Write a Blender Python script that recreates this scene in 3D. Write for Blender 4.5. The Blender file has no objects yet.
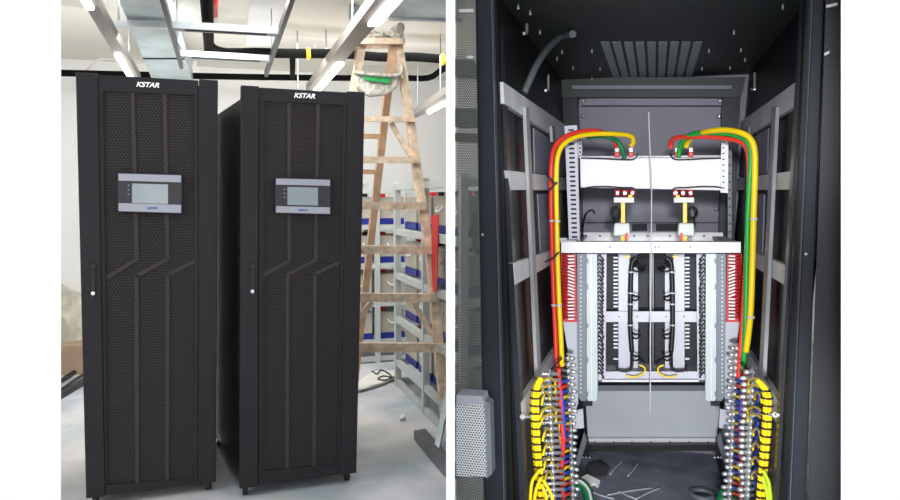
import bpy, bmesh, math, random
from mathutils import Vector, Matrix
random.seed(4)
V = Vector
F = 700.0                      # focal length in pixels of the 900 x 500 frame
H = 1.40                       # eye height
PITCH = math.atan(50.0 / F)    # eye line sits at row 200
COL = bpy.context.scene.collection
UP = V((0, 0, 1))

# ------------------------------------------------------------------ geometry helpers
EYE = V((0, 0, H))
def ray(px, py):
    x = (px - 450.0) / F; y = -(py - 250.0) / F
    return V((x, math.cos(PITCH) + y * math.sin(PITCH), -math.sin(PITCH) + y * math.cos(PITCH)))
def on_plane(px, py, p0, n):
    r = ray(px, py); return EYE + r * ((p0 - EYE).dot(n) / r.dot(n))
def Pz(px, py, z): return on_plane(px, py, V((0, 0, z)), UP)
# left room frame
_l = math.hypot(230, F)
LD = V((-230 / _l, F / _l, 0)); LR = V((F / _l, 230 / _l, 0))
def Ld(px, py, d): return on_plane(px, py, LD * d, LD)
def La(px, py, a): return on_plane(px, py, LR * a, LR)
def Lw(a, d, z): return LR * a + LD * d + UP * z
# right cabinet frame
_r = math.hypot(200, F)
RD = V((200 / _r, F / _r, 0)); RR = V((F / _r, -200 / _r, 0))
def Rd(px, py, d): return on_plane(px, py, RD * d, RD)
def Rw(a, d, z): return RR * a + RD * d + UP * z
KL = 0.0555
def hw(z): return 0.39 + (z - 0.48) * KL
def Rs(side, px, py, inset=0.0):
    n = RR - UP * (side * KL)
    return on_plane(px, py, RR * (side * (0.39 - 0.48 * KL - inset)), n)

def prism(bm, pts, vec):
    n = len(pts); vec = V(vec)
    a = [bm.verts.new(p) for p in pts]; b = [bm.verts.new(V(p) + vec) for p in pts]
    bm.faces.new(a); bm.faces.new(b[::-1])
    for i in range(n):
        j = (i + 1) % n
        bm.faces.new((a[j], a[i], b[i], b[j]))
def obox(bm, c, ax, ay, az):
    pts = [c - ax - ay - az, c + ax - ay - az, c + ax + ay - az, c - ax + ay - az]
    prism(bm, pts, az * 2)
def box(bm, lo, hi):
    lo = V(lo); hi = V(hi); c = (lo + hi) / 2; h = (hi - lo) / 2
    obox(bm, c, V((h.x, 0, 0)), V((0, h.y, 0)), V((0, 0, h.z)))
def bar(bm, p, q, w, h, up=UP):
    p = V(p); q = V(q); t = (q - p); s = t.cross(up)
    if s.length < 1e-6: s = t.cross(V((1, 0, 0)))
    s.normalize(); u = s.cross(t).normalized()
    obox(bm, (p + q) / 2, s * w / 2, u * h / 2, t / 2)
def smooth(pts, k=6):
    pts = [V(p) for p in pts]; out = []
    for i in range(len(pts) - 1):
        p0 = pts[max(i - 1, 0)]; p1 = pts[i]; p2 = pts[i + 1]; p3 = pts[min(i + 2, len(pts) - 1)]
        for j in range(k):
            t = j / k
            out.append(0.5 * ((2 * p1) + (p2 - p0) * t + (2 * p0 - 5 * p1 + 4 * p2 - p3) * t * t + (3 * p1 - p0 - 3 * p2 + p3) * t ** 3))
    out.append(pts[-1]); return out
def tube(bm, pts, r, n=8, sm=6):
    if sm: pts = smooth(pts, sm)
    else: pts = [V(p) for p in pts]
    rings = []; t0 = (pts[1] - pts[0]).normalized()
    nrm = t0.orthogonal().normalized()
    for i, p in enumerate(pts):
        t = (pts[min(i + 1, len(pts) - 1)] - pts[max(i - 1, 0)])
        if t.length < 1e-9: t = t0
        t.normalize()
        nrm = (nrm - t * nrm.dot(t))
        if nrm.length < 1e-6: nrm = t.orthogonal()
        nrm.normalize(); b = t.cross(nrm)
        rr = r(i / (len(pts) - 1)) if callable(r) else r
        rings.append([bm.verts.new(p + (nrm * math.cos(2 * math.pi * k / n) + b * math.sin(2 * math.pi * k / n)) * rr) for k in range(n)])
    for i in range(len(rings) - 1):
        for k in range(n):
            f = bm.faces.new((rings[i][k], rings[i][(k + 1) % n], rings[i + 1][(k + 1) % n], rings[i + 1][k])); f.smooth = True
    bm.faces.new(rings[0][::-1]); bm.faces.new(rings[-1])
def cyl(bm, p, q, r, n=10): tube(bm, [p, q], r, n, 0)
def ball(bm, c, r, sub=1, sx=V((1, 1, 1)), jit=0.0):
    res = bmesh.ops.create_icosphere(bm, subdivisions=sub, radius=1.0)
    for v in res['verts']:
        k = 1 + random.uniform(-jit, jit)
        v.co = V((v.co.x * sx.x * r * k, v.co.y * sx.y * r * k, v.co.z * sx.z * r * k)) + V(c)

def B(fn=None, *a, **k):
    bm = bmesh.new()
    if fn: fn(bm, *a, **k)
    return bm
def mk(name, bm, mat, origin, parent=None, uv=None, bevel=0.0):
    bmesh.ops.recalc_face_normals(bm, faces=bm.faces[:])
    if uv:
        lay = bm.loops.layers.uv.new('UVMap')
        for f in bm.faces:
            for l in f.loops: l[lay].uv = (l.vert.co.dot(uv[0]), l.vert.co.dot(uv[1]))
    me = bpy.data.meshes.new(name)
    for v in bm.verts: v.co -= origin
    bm.to_mesh(me); bm.free()
    me.materials.append(mat)
    o = bpy.data.objects.new(name, me); COL.objects.link(o)
    if parent: o.parent = parent
    else: o.location = origin
    if bevel:
        m = o.modifiers.new('bevel', 'BEVEL'); m.width = bevel; m.segments = 2; m.limit_method = 'ANGLE'
    return o
class Thing:
    def __init__(s, name, label, cat, origin, group=None):
        s.o = bpy.data.objects.new(name, None); COL.objects.link(s.o); s.o.empty_display_size = 0.05
        s.org = V(origin); s.o.location = s.org
        s.o['label'] = label; s.o['category'] = cat
        if group: s.o['group'] = group
    def part(s, name, bm, mat, parent=None, label=None, uv=None, bevel=0.0, stuff=False):
        o = mk(name, bm, mat, s.org, parent or s.o, uv, bevel)
        if label: o['label'] = label
        if stuff: o['kind'] = 'stuff'
        return o
def single(name, bm, mat, label, cat, group=None, uv=None, bevel=0.0, kind=None):
    lo = V([min(v.co[i] for v in bm.verts) for i in range(3)]); hi = V([max(v.co[i] for v in bm.verts) for i in range(3)])
    o = mk(name, bm, mat, V(((lo.x + hi.x) / 2, (lo.y + hi.y) / 2, lo.z)), None, uv, bevel)
    o['label'] = label; o['category'] = cat
    if group: o['group'] = group
    if kind: o['kind'] = kind
    return o
def struct(name, bm, mat, uv=None):
    o = mk(name, bm, mat, V((0, 0, 0)), None, uv); o['kind'] = 'structure'; return o
def text_mesh(string, p, u, w, size, wide=1.0, shear=0.25, bold=0.02):
    cu = bpy.data.curves.new('lettering', 'FONT'); cu.body = string; cu.size = size; cu.shear = shear
    cu.offset = bold * size; cu.extrude = 0.0008; cu.align_x = 'CENTER'; cu.align_y = 'CENTER'
    ob = bpy.data.objects.new('lettering', cu); COL.objects.link(ob)
    bpy.context.view_layer.update()
    me = bpy.data.meshes.new_from_object(ob.evaluated_get(bpy.context.evaluated_depsgraph_get()))
    bpy.data.objects.remove(ob); bpy.data.curves.remove(cu)
    bm = bmesh.new(); bm.from_mesh(me); bpy.data.meshes.remove(me)
    n = u.cross(w).normalized()
    for v in bm.verts: v.co = p + u * (v.co.x * wide) + w * v.co.y + n * (v.co.z + 0.001)
    return bm

# ------------------------------------------------------------------ materials
def _m(name):
    m = bpy.data.materials.new(name); m.use_nodes = True
    return m, m.node_tree.nodes, m.node_tree.links, m.node_tree.nodes['Principled BSDF']
def srgb(c): return tuple((x / 255 / 12.92 if x <= 10 else ((x / 255 + 0.055) / 1.055) ** 2.4) for x in c)
def mat(name, c, rough=0.5, metal=0.0, var=0.12, scale=8.0, emit=0.0, bump=0.0, spec=0.5, alpha=1.0):
    m, N, L, b = _m(name); c = srgb(c)
    tc = N.new('ShaderNodeTexCoord'); nz = N.new('ShaderNodeTexNoise'); nz.inputs['Scale'].default_value = scale
    nz.inputs['Detail'].default_value = 4
    L.new(tc.outputs['Object'], nz.inputs['Vector'])
    cr = N.new('ShaderNodeValToRGB')
    cr.color_ramp.elements[0].position = 0.3; cr.color_ramp.elements[1].position = 0.7
    cr.color_ramp.elements[0].color = tuple(x * (1 - var) for x in c) + (1,)
    cr.color_ramp.elements[1].color = tuple(min(1, x * (1 + var)) for x in c) + (1,)
    L.new(nz.outputs['Fac'], cr.inputs['Fac']); L.new(cr.outputs['Color'], b.inputs['Base Color'])
    b.inputs['Roughness'].default_value = rough; b.inputs['Metallic'].default_value = metal
    b.inputs['Specular IOR Level'].default_value = spec; b.inputs['Alpha'].default_value = alpha
    if emit:
        b.inputs['Emission Color'].default_value = c + (1,); b.inputs['Emission Strength'].default_value = emit
    if bump:
        bp = N.new('ShaderNodeBump'); bp.inputs['Strength'].default_value = bump; bp.inputs['Distance'].default_value = 0.02
        L.new(nz.outputs['Fac'], bp.inputs['Height']); L.new(bp.outputs['Normal'], b.inputs['Normal'])
    return m
def mesh_mat(name, metal_c, hole_c, pitch, hole=0.36, open_holes=False, rough=0.5):
    """perforated sheet: staggered round holes, from the sheet's own UV in metres"""
    m, N, L, b = _m(name)
    uv = N.new('ShaderNodeUVMap')
    sep = N.new('ShaderNodeSeparateXYZ'); L.new(uv.outputs['UV'], sep.inputs[0])
    def mth(op, a, bb=None, clamp=False):
        n = N.new('ShaderNodeMath'); n.operation = op
        for i, x in enumerate((a, bb)):
            if x is None: continue
            if isinstance(x, (int, float)): n.inputs[i].default_value = x
            else: L.new(x, n.inputs[i])
        return n.outputs[0]
    u = mth('DIVIDE', sep.outputs[0], pitch); v = mth('DIVIDE', sep.outputs[1], pitch * 0.87)
    def dots(du, dv):
        fu = mth('SUBTRACT', mth('FRACT', mth('ADD', u, du)), 0.5)
        fv = mth('MULTIPLY', mth('SUBTRACT', mth('FRACT', mth('MULTIPLY', mth('ADD', v, dv), 0.5)), 0.5), 1.74)
        d = mth('SQRT', mth('ADD', mth('MULTIPLY', fu, fu), mth('MULTIPLY', fv, fv)))
        return mth('LESS_THAN', d, hole)
    h = mth('MAXIMUM', dots(0.0, 0.0), dots(0.5, 1.0))
    mx = N.new('ShaderNodeMix'); mx.data_type = 'RGBA'
    mx.inputs[6].default_value = srgb(metal_c) + (1,); mx.inputs[7].default_value = srgb(hole_c) + (1,)
    L.new(h, mx.inputs[0]); L.new(mx.outputs[2], b.inputs['Base Color'])
    b.inputs['Roughness'].default_value = rough
    if open_holes:
        inv = mth('SUBTRACT', 1.0, h); L.new(inv, b.inputs['Alpha'])
    return m

M = {}
M['plaster'] = mat('white_plaster', (254, 254, 254), 0.9, var=0.01, scale=3)
M['wall'] = mat('white_wall_paint', (240, 240, 238), 0.85, var=0.02, scale=2)
M['ceil'] = mat('cream_ceiling_paint', (226, 222, 212), 0.9, var=0.03, scale=1.5)
M['cab'] = mat('charcoal_powder_coat', (40, 38, 42), 0.42, var=0.08, scale=3, spec=.22)
M['cabside'] = mat('black_side_panel', (22, 22, 25), 0.35, var=0.1, scale=3)
M['cabmesh'] = mesh_mat('perforated_charcoal_sheet', (58, 48, 53), (5, 4, 5), 0.0145, 0.43, rough=.75)
M['strip'] = mat('grey_strip', (60, 55, 59), 0.5, var=.06, spec=.25)
M['silver'] = mat('silver_display_band', (165, 168, 180), 0.4, 0.1, 0.04)
M['bezel'] = mat('dark_display_bezel', (36, 36, 45), 0.35)
M['screen'] = mat('grey_display_screen', (146, 156, 164), 0.15, var=0.05, scale=5)
M['logo'] = mat('glowing_white', (245, 245, 245), 0.5, var=0.01, emit=0.25)  # slight glow of its own, brightens lettering and paper tag
M['blue'] = mat('blue_lettering', (40, 70, 180), 0.5)
M['black'] = mat('black_plastic', (20, 20, 22), 0.45)
M['chrome'] = mat('polished_metal', (225, 225, 230), 0.25, 0.8, 0.03)
M['wood'] = mat('paint_spattered_wood', (222, 200, 174), 0.75, var=0.3, scale=22, bump=0.2)
M['woodd'] = mat('brown_wood', (205, 170, 138), 0.75, var=0.2, scale=12)
M['galv'] = mat('galvanised_steel', (196, 204, 206), 0.42, 0.35, 0.14, 5)
M['galvd'] = mat('tray_steel', (176, 190, 194), 0.4, 0.3, 0.25, 4)
M['steeld'] = mat('dull_steel', (112, 114, 120), 0.45, 0.3)
M['rungm'] = mat('strut_steel', (150, 156, 160), 0.45, 0.3, 0.12, 6)
M['rail'] = mat('dark_rail_steel', (34, 35, 38), 0.4, 0.3)
M['rack'] = mat('pale_grey_rack_paint', (190, 196, 194), 0.5, var=0.05)
M['batt'] = mat('cream_battery_case', (184, 178, 166), 0.55, var=0.06)
M['band'] = mat('navy_blue_band', (28, 44, 140), 0.5)
M['red'] = mat('red_plastic', (216, 36, 40), 0.45)
M['redpipe'] = mat('red_pipe_paint', (222, 30, 30), 0.4)
M['pipe'] = mat('black_pipe_foam', (15, 15, 15), 0.85, var=0.2, scale=10, spec=.08)
M['yellow'] = mat('yellow_tape', (240, 190, 20), 0.5)
M['lightbody'] = mat('light_channel_paint', (140, 134, 128), 0.5, var=0.04)
M['tubeon'] = mat('lit_tube', (255, 255, 252), 0.5, var=0.0, emit=3.0)
M['white'] = mat('white_enamel', (238, 238, 240), 0.45, var=0.03)
M['plaste'] = mat('plaster_caked_canvas', (200, 196, 184), 0.9, var=0.45, scale=34, bump=0.8)
M['greenp'] = mat('green_plastic', (40, 160, 84), 0.5)
M['paper'] = mat('white_paper', (232, 230, 222), 0.8, var=0.06)
M['card'] = mat('brown_cardboard', (168, 144, 122), 0.85, var=0.15)
M['bag'] = mat('clear_plastic_wrap', (190, 184, 170), 0.3, var=0.2, scale=12, bump=0.3)
# right cabinet
M['rblack'] = mat('black_cabinet_paint', (15, 16, 18), 0.42, var=0.15, scale=2, spec=.2)
M['rtop'] = mat('dark_top_panel', (38, 45, 46), 0.5, var=0.1)
M['rslot'] = mat('vent_light_grey', (160, 176, 182), 0.6, var=0.05)
M['rpost'] = mat('black_post_paint', (36, 40, 48), 0.35, var=0.12, scale=2, spec=.25)
M['lip'] = mat('post_edge', (72, 78, 90), 0.35)
M['rback'] = mat('grey_back_panel', (134, 133, 150), 0.5, var=0.08, scale=2)
M['rfloor'] = mat('dark_cabinet_floor', (138, 142, 158), 0.55, var=0.25, scale=9)
M['rbaffle'] = mat('grey_steel_baffle', (205, 211, 220), 0.55, 0.1, 0.07, 3)
M['rgalv'] = mat('zinc_plated_bar', (216, 218, 222), 0.45, 0.2, 0.12, 6)
M['rbar'] = mat('dull_zinc_bar', (150, 153, 158), 0.5, 0.2, 0.1, 6)
M['rwhite'] = mat('white_zinc_plate', (240, 240, 246), 0.45, 0.0, 0.02)
M['rgrey'] = mat('mid_grey_profile', (118, 124, 136), 0.5, 0.15, 0.08)
M['rplate'] = mat('light_grey_plate', (196, 198, 210), 0.5, 0.05, 0.05)
M['rpale'] = mat('pale_green_grey_profile', (190, 202, 202), 0.45, 0.05, 0.05)
M['dark'] = mat('dark_module', (24, 28, 40), 0.5, spec=.25)
M['cred'] = mat('red_cable_sheath', (236, 62, 48), 0.4, var=0.05)
M['cyel'] = mat('yellow_cable_sheath', (252, 214, 14), 0.4, var=0.05)
M['cgrn'] = mat('green_cable_sheath', (30, 168, 60), 0.4, var=0.05)
M['cgrd'] = mat('dark_green_cable_sheath', (22, 120, 70), 0.4, var=0.05)
M['cblu'] = mat('blue_wire', (46, 72, 190), 0.4)
M['cpur'] = mat('purple_wire', (140, 70, 180), 0.4)
M['cblk'] = mat('black_wire', (16, 16, 20), 0.45)
M['clear'] = mat('translucent_insulator', (205, 214, 210), 0.4, var=0.1)
M['stud'] = mat('zinc_bolt', (206, 210, 214), 0.3, 0.6, 0.1, 20)
M['cord'] = mat('white_cord', (205, 205, 210), 0.6, var=0.03)
M['lmesh'] = mesh_mat('perforated_door_sheet', (84, 92, 90), (10, 12, 13), 0.0058, 0.33, open_holes=True)
M['rmesh'] = mesh_mat('perforated_black_sheet', (46, 49, 56), (12, 13, 16), 0.0075, 0.34)
M['gmesh'] = mesh_mat('perforated_grey_sheet', (214, 220, 224), (70, 74, 78), 0.0085, 0.34)
M['conduit'] = mat('grey_conduit', (96, 102, 104), 0.35, var=0.2)

def floor_mat():
    m, N, L, b = _m('painted_concrete_floor')
    tc = N.new('ShaderNodeTexCoord'); n1 = N.new('ShaderNodeTexNoise'); n1.inputs['Scale'].default_value = 2.2; n1.inputs['Detail'].default_value = 9
    n2 = N.new('ShaderNodeTexNoise'); n2.inputs['Scale'].default_value = 0.9; n2.inputs['Detail'].default_value = 5
    L.new(tc.outputs['Object'], n1.inputs['Vector']); L.new(tc.outputs['Object'], n2.inputs['Vector'])
    c1 = N.new('ShaderNodeValToRGB'); e = c1.color_ramp.elements
    e[0].position = 0.40; e[0].color = srgb((172, 184, 190)) + (1,)
    e[1].position = 0.60; e[1].color = srgb((214, 214, 222)) + (1,)
    c2 = N.new('ShaderNodeValToRGB'); e = c2.color_ramp.elements
    e[0].position = 0.48; e[0].color = (0, 0, 0, 1); e[1].position = 0.62; e[1].color = (0.6, 0.55, 0.55, 1)
    L.new(n1.outputs['Fac'], c1.inputs['Fac']); L.new(n2.outputs['Fac'], c2.inputs['Fac'])
    mx = N.new('ShaderNodeMix'); mx.data_type = 'RGBA'; mx.inputs[7].default_value = srgb((226, 220, 208)) + (1,)
    L.new(c2.outputs['Color'], mx.inputs[0]); L.new(c1.outputs['Color'], mx.inputs[6])
    L.new(mx.outputs[2], b.inputs['Base Color']); b.inputs['Roughness'].default_value = 0.5
    return m
M['floor'] = floor_mat()

# ------------------------------------------------------------------ setting
YL, YR = 3.05, 1.75            # front wall planes, left and right of the divider
bm = B(); box(bm, (-6.0, -0.6, -0.1), (4.2, 9.6, 0.0)); struct('floor', bm, M['floor'])
ZC = 2.61
bm = B(); prism(bm, [V((-6, YL, ZC)), V((0, YL, ZC)), V((0, YR, ZC)), V((4.2, YR, ZC)), V((4.2, 9.6, ZC)), V((-6, 9.6, ZC))], UP * 0.1)
struct('ceiling', bm, M['ceil'])
DB = 6.85
bm = B(); prism(bm, [Lw(-3.2, DB, 0), Lw(5.2, DB, 0), Lw(5.2, DB, ZC), Lw(-3.2, DB, ZC)], LD * 0.12); struct('wall_back', bm, M['wall'])
bm = B(); prism(bm, [Lw(-3.0, 1.5, 0), Lw(-3.0, DB, 0), Lw(-3.0, DB, ZC), Lw(-3.0, 1.5, ZC)], LR * -0.12); struct('wall_left', bm, M['wall'])
bm = B(); box(bm, (3.6, YR, 0), (3.72, 9.0, ZC)); struct('wall_right', bm, M['wall'])
# front wall: two pieces and the thin divider between the two openings
xl = (61 - 450) / F
def pier(px, y0, xo):
    bm = B()
    def col(yy):
        n = V((0, 1, 0)); t = on_plane(px, 0, V((0, yy, 0)), n); b = on_plane(px, 500, V((0, yy, 0)), n)
        at = lambda z: t.lerp(b, (t.z - z) / (t.z - b.z))
        return at(0), at(ZC)
    (f0, f1), (b0, b1) = col(y0), col(y0 + .08)
    lo = [f0, b0, V((xo, y0 + .08, 0)), V((xo, y0, 0))]; hi = [f1, b1, V((xo, y0 + .08, ZC)), V((xo, y0, ZC))]
    a = [bm.verts.new(p) for p in lo]; c = [bm.verts.new(p) for p in hi]
    bm.faces.new(a); bm.faces.new(c[::-1])
    for i in range(4): j = (i + 1) % 4; bm.faces.new((a[j], a[i], c[i], c[j]))
    return bm
bm = pier(61, YL, -5.8)
struct('wall_front_left', bm, M['plaster'])
xr = (841 - 450) / F
bm = pier(841, YR, 4.1)
struct('wall_front_right', bm, M['plaster'])
xa, xb = (446 - 450) / F * YR, (455 - 450) / F * YR
bm = B(); box(bm, (xa, YR, 0), (xb, 2.95, ZC)); struct('wall_divider', bm, M['plaster'])
# pale beam along the ceiling
bm = B(); prism(bm, [Pz(252, -30, 2.58), Pz(300, -30, 2.58), Pz(272, 46, 2.58), Pz(246, 46, 2.58)], UP * 0.03); struct('trim_1', bm, M['wall'])

# ------------------------------------------------------------------ the two standing power cabinets
def front_cabinet(q, cols, coltop, colbot, inner, strips, logo, disp, hnd, lock, casters, label, sidetop, depth, skew=0.0):
    (tl, tr, br, bl) = q
    Pbl = Pz(bl[0], bl[1], 0.05); Pbr = Pz(br[0], br[1], 0.05)
    u = (Pbr - Pbl).normalized(); n = u.cross(UP).normalized()       # n faces the viewer
    if n.y > 0: n = -n
    P = lambda x, y, off=0.0: on_plane(x, y, Pbl + n * off, n)
    t = Thing('power_cabinet', label, 'cabinet', (Pbl + Pbr) / 2 - UP * 0.05 - n * 0.4, 'tall black power cabinets')
    TL, TR = P(*tl), P(*tr)
    W = UP
    # body behind the door
    zt = sidetop
    bm = B(); i = 0.012
    prism(bm, [Pbl + u * i - n * 0.045, Pbr - u * i - n * 0.045, V((TR.x, TR.y, zt)) - u * i - n * 0.045, V((TL.x, TL.y, zt)) + u * i - n * 0.045], (-n - u * skew) * depth)
    t.part('body', bm, M['cabside'])
    # front frame: two stiles, head, sill
    (i_tl, i_tr, i_br, i_bl) = inner
    bm = B(); prism(bm, [P(*tl), P(*i_tl), P(*i_bl), P(*bl)], -n * 0.045); st = t.part('side_trim', bm, M['cab'], bevel=0.004)
    bm = B(); prism(bm, [P(*i_tr), P(*tr), P(*br), P(*i_br)], -n * 0.045); t.part('side_trim', bm, M['cab'], bevel=0.004)
    e = 0.5
    m0 = cols[0][0]; m3 = cols[-1][1]; b0 = cols[0][2]; b3 = cols[-1][3]
    bm = B()
    a = [(i_tl[0] + e, i_tl[1] + 1.5), (i_tr[0] - e, i_tr[1] + 1.5), (m3, coltop[1]), (m0, coltop[0])]
    prism(bm, [P(x, y, -0.008) for x, y in a], -n * 0.03)
    a = [(b0, colbot[0]), (b3, colbot[1]), (i_br[0] - e, i_br[1] - 1.5), (i_bl[0] + e, i_bl[1] - 1.5)]
    prism(bm, [P(x, y, -0.008) for x, y in a], -n * 0.03)
    a = [(i_tl[0] + e, i_tl[1] + 1.5), (m0, coltop[0]), (b0, colbot[0]), (i_bl[0] + e, i_bl[1] - 1.5)]
    prism(bm, [P(x, y, -0.008) for x, y in a], -n * 0.03)
    a = [(m3, coltop[1]), (i_tr[0] - e, i_tr[1] + 1.5), (i_br[0] - e, i_br[1] - 1.5), (b3, colbot[1])]
    prism(bm, [P(x, y, -0.008) for x, y in a], -n * 0.03)
    door = t.part('door', bm, M['cab'])
    bm = B(); prism(bm, [P(m0, coltop[0], -0.017), P(m3, coltop[1], -0.017), P(b3, colbot[1], -0.017), P(b0, colbot[0], -0.017)], -n * 0.006)
    t.part('mesh_panel', bm, M['cabmesh'], door, uv=(u, UP), label='perforated door panel')
    for sp in strips:
        bm = B()
        for k in range(len(sp) - 1):
            p, q2 = P(sp[k][0], sp[k][1], -0.014), P(sp[k + 1][0], sp[k + 1][1], -0.014); dr = (q2 - p).normalized()
            obox(bm, (p + q2) / 2, (q2 - p) / 2 + dr * 0.005, n.cross(dr) * 0.0085, n * 0.003)
        t.part('trim_strip', bm, M['strip'], door, label='lighter grey strip dividing the mesh')
    # logo
    c = P(logo[0], logo[1], -0.006)
    scale = (P(logo[0] + logo[2] / 2, logo[1]) - P(logo[0] - logo[2] / 2, logo[1])).length
    t.part('logo', text_mesh('KSTAR', c, u, UP, scale / 3.6 * 0.98, 1.08, 0.3, 0.03), M['logo'], door, label='white lettering')
    # display
    x0, x1, y0, y1, sl = disp['box']
    D = lambda x, y, off: P(x, y + (x - x0) * sl, off)
    quad = lambda xa, xb, ya, yb, off: [D(xa, ya, off), D(xb, ya, off), D(xb, yb, off), D(xa, yb, off)]
    bm = B(); prism(bm, quad(x0, x1, y0, y1, 0.012), -n * 0.03); dp = t.part('display', bm, M['bezel'], bevel=0.003)
    bm = B(); prism(bm, quad(x0 + 1, x1 - 1, y0 + 1, disp['b1'], 0.015), -n * 0.004); t.part('silver_band', bm, M['silver'], dp)
    bm = B(); prism(bm, quad(x0 + 1, x1 - 1, disp['b2'], y1 - 1, 0.015), -n * 0.004); t.part('silver_band', bm, M['silver'], dp)
    sx0, sx1, sy0, sy1 = disp['scr']
    bm = B(); prism(bm, quad(sx0, sx1, sy0, sy1, 0.0145), -n * 0.004); t.part('screen', bm, M['screen'], dp)
    for ly in disp['led']:
        bm = B(); p = D(disp['ledx'], ly, 0.0125); obox(bm, p, u * 0.003, UP * 0.002, n * 0.002); t.part('indicator', bm, M['silver'], dp)
    pc = D((sx0 + sx1) / 2 + (2 if x1 < 250 else 0), (disp['b2'] + y1) / 2 - 0.3, 0.0155)
    t.part('small_logo', text_mesh('KSTAR', pc, u, UP, 0.0125, 1.1, 0.3, 0.02), M['blue'], dp, label='blue lettering')
    # handle
    hx, hy = hnd
    bm = B()
    prism(bm, [P(hx - 4, hy - 2.5, 0.012), P(hx + 4, hy - 2.5, 0.012), P(hx + 2.2, hy + 3, 0.012), P(hx - 2.2, hy + 3, 0.012)], -n * 0.012)
    prism(bm, [P(hx - 2.2, hy + 3, 0.009), P(hx + 2.2, hy + 3, 0.009), P(hx + 2.4, hy + 32, 0.009), P(hx - 2.0, hy + 32, 0.009)], -n * 0.009)
    hd = t.part('handle', bm, M['rail'], st, bevel=0.002)
    p = P(lock[0], lock[1], 0.0); cyl_bm = B(); cyl(cyl_bm, p, p + n * 0.014, 0.0085, 12); t.part('lock', cyl_bm, M['chrome'], st)
    # casters
    for (cx, dd) in ((0.06, 0.05), (0.94, 0.05), (0.06, depth - .04), (0.94, depth - .04)):
        base = Pbl.lerp(Pbr, cx) - (n + u * skew) * dd
        g = V((base.x, base.y, 0))
        bm = B(); cyl(bm, g + UP * 0.028 - u * 0.012, g + UP * 0.028 + u * 0.012, 0.028, 14); w = t.part('caster', bm, M['black'])
        bm = B(); obox(bm, g + UP * 0.05, u * 0.02, n * 0.02, UP * 0.006); t.part('caster_plate', bm, M['rail'], w)
    return P, u, n

front_cabinet(((75.5, 72), (218, 80), (216, 482), (86, 499)),
    [(103, 131, 107.5, 135), (134, 163, 138.7, 164.5), (166, 194, 169, 194)], (91, 95), (485, 478.5),
    ((97.5, 73.2), (199, 79), (198, 484.5), (105, 496.5)),
    [[(132.5, 91), (136.8, 259), (108, 277)], [(164.5, 92), (167.5, 259), (136.5, 276), (137, 484)], [(194.5, 261), (167.6, 275), (167, 481)]],
    (147.5, 85, 26), dict(box=(117.5, 182, 172.5, 212, 0.03), b1=180.5, b2=203, scr=(132, 168, 183, 202.5), led=(185, 189.5, 194), ledx=128.5),
    (93, 266.5), (93.3, 293), None, 'left, nearer of the two tall black cabinets with perforated doors', 1.93, 0.70)
front_cabinet(((241, 85), (365, 92), (356.5, 473), (239.5, 489)),
    [(264, 287, 262.5, 284), (291, 316, 290, 312), (320, 343, 316, 337.5)], (101, 105), (471, 464.5),
    ((259, 86), (347.5, 91), (340, 475.5), (258, 486.5)),
    [[(289, 101), (289, 261), (263.5, 275)], [(318, 102), (315.5, 260), (287.5, 274.5), (287, 470)], [(342, 261), (314.8, 274), (314, 467)]],
    (304.3, 96, 24), dict(box=(275, 331, 177.5, 213.5, 0.025), b1=184.5, b2=206, scr=(287.5, 318, 186.5, 204.5), led=(189, 193, 197), ledx=284.5),
    (252.8, 266), (252.2, 291), None, 'right, farther of the two tall black cabinets, beside the wooden stepladder', 1.87, 0.85, 0.12)

# ------------------------------------------------------------------ ceiling services of the left room
def strip_light(label, left, right, z, h, tubes, hangers):
    (l0, l1), (r0, r1) = left, right
    a, b, c, d = Pz(*l0, z), Pz(*r0, z), Pz(*r1, z), Pz(*l1, z)
    t = Thing('strip_light', label, 'ceiling light', (a + c) / 2, 'strip lights under the ceiling')
    bm = B(); prism(bm, [a, b, c, d], UP * h); ch = t.part('channel', bm, M['lightbody'])
    for (s0, s1, f0, f1) in tubes:
        p, q = a.lerp(b, f0).lerp(d.lerp(c, f0), s0), a.lerp(b, f0).lerp(d.lerp(c, f0), s1)
        wv = (b - a) * (f1 - f0)
        bm = B(); prism(bm, [p, p + wv, q + wv, q], UP * -0.022); t.part('lit_tube', bm, M['tubeon'], bevel=0.004)
    for s in hangers:
        p = (a.lerp(b, .5)).lerp(d.lerp(c, .5), s)
        bm = B(); cyl(bm, p + UP * h, V((p.x, p.y, ZC)), 0.005, 6); t.part('hanger_rod', bm, M['galv'])
strip_light('strip light above the left cabinet, left of the wide metal cable duct', ((74, -12), (132, 84)), ((88, -12), (141, 82)), 2.3, 0.06, [(0.0, 0.11, 0.1, 0.75), (0.53, 1.0, 0.1, 0.75)], (0.3, 0.8))
strip_light('long strip light between the right cabinet and the ladder top', ((384, -12), (306, 92)), ((410, -12), (316, 93)), 2.3, 0.06, [(0.0, 0.2, 0.45, 0.98), (0.55, .98, 0.5, 0.98)], (0.35, 0.7))
strip_light('short strip light at far right behind the ladder', ((447, 93), (409, 118)), ((452, 100), (414, 119)), 2.12, 0.05, [(0.1, 0.55, 0.6, 0.95)], (0.2, 0.8))

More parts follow.
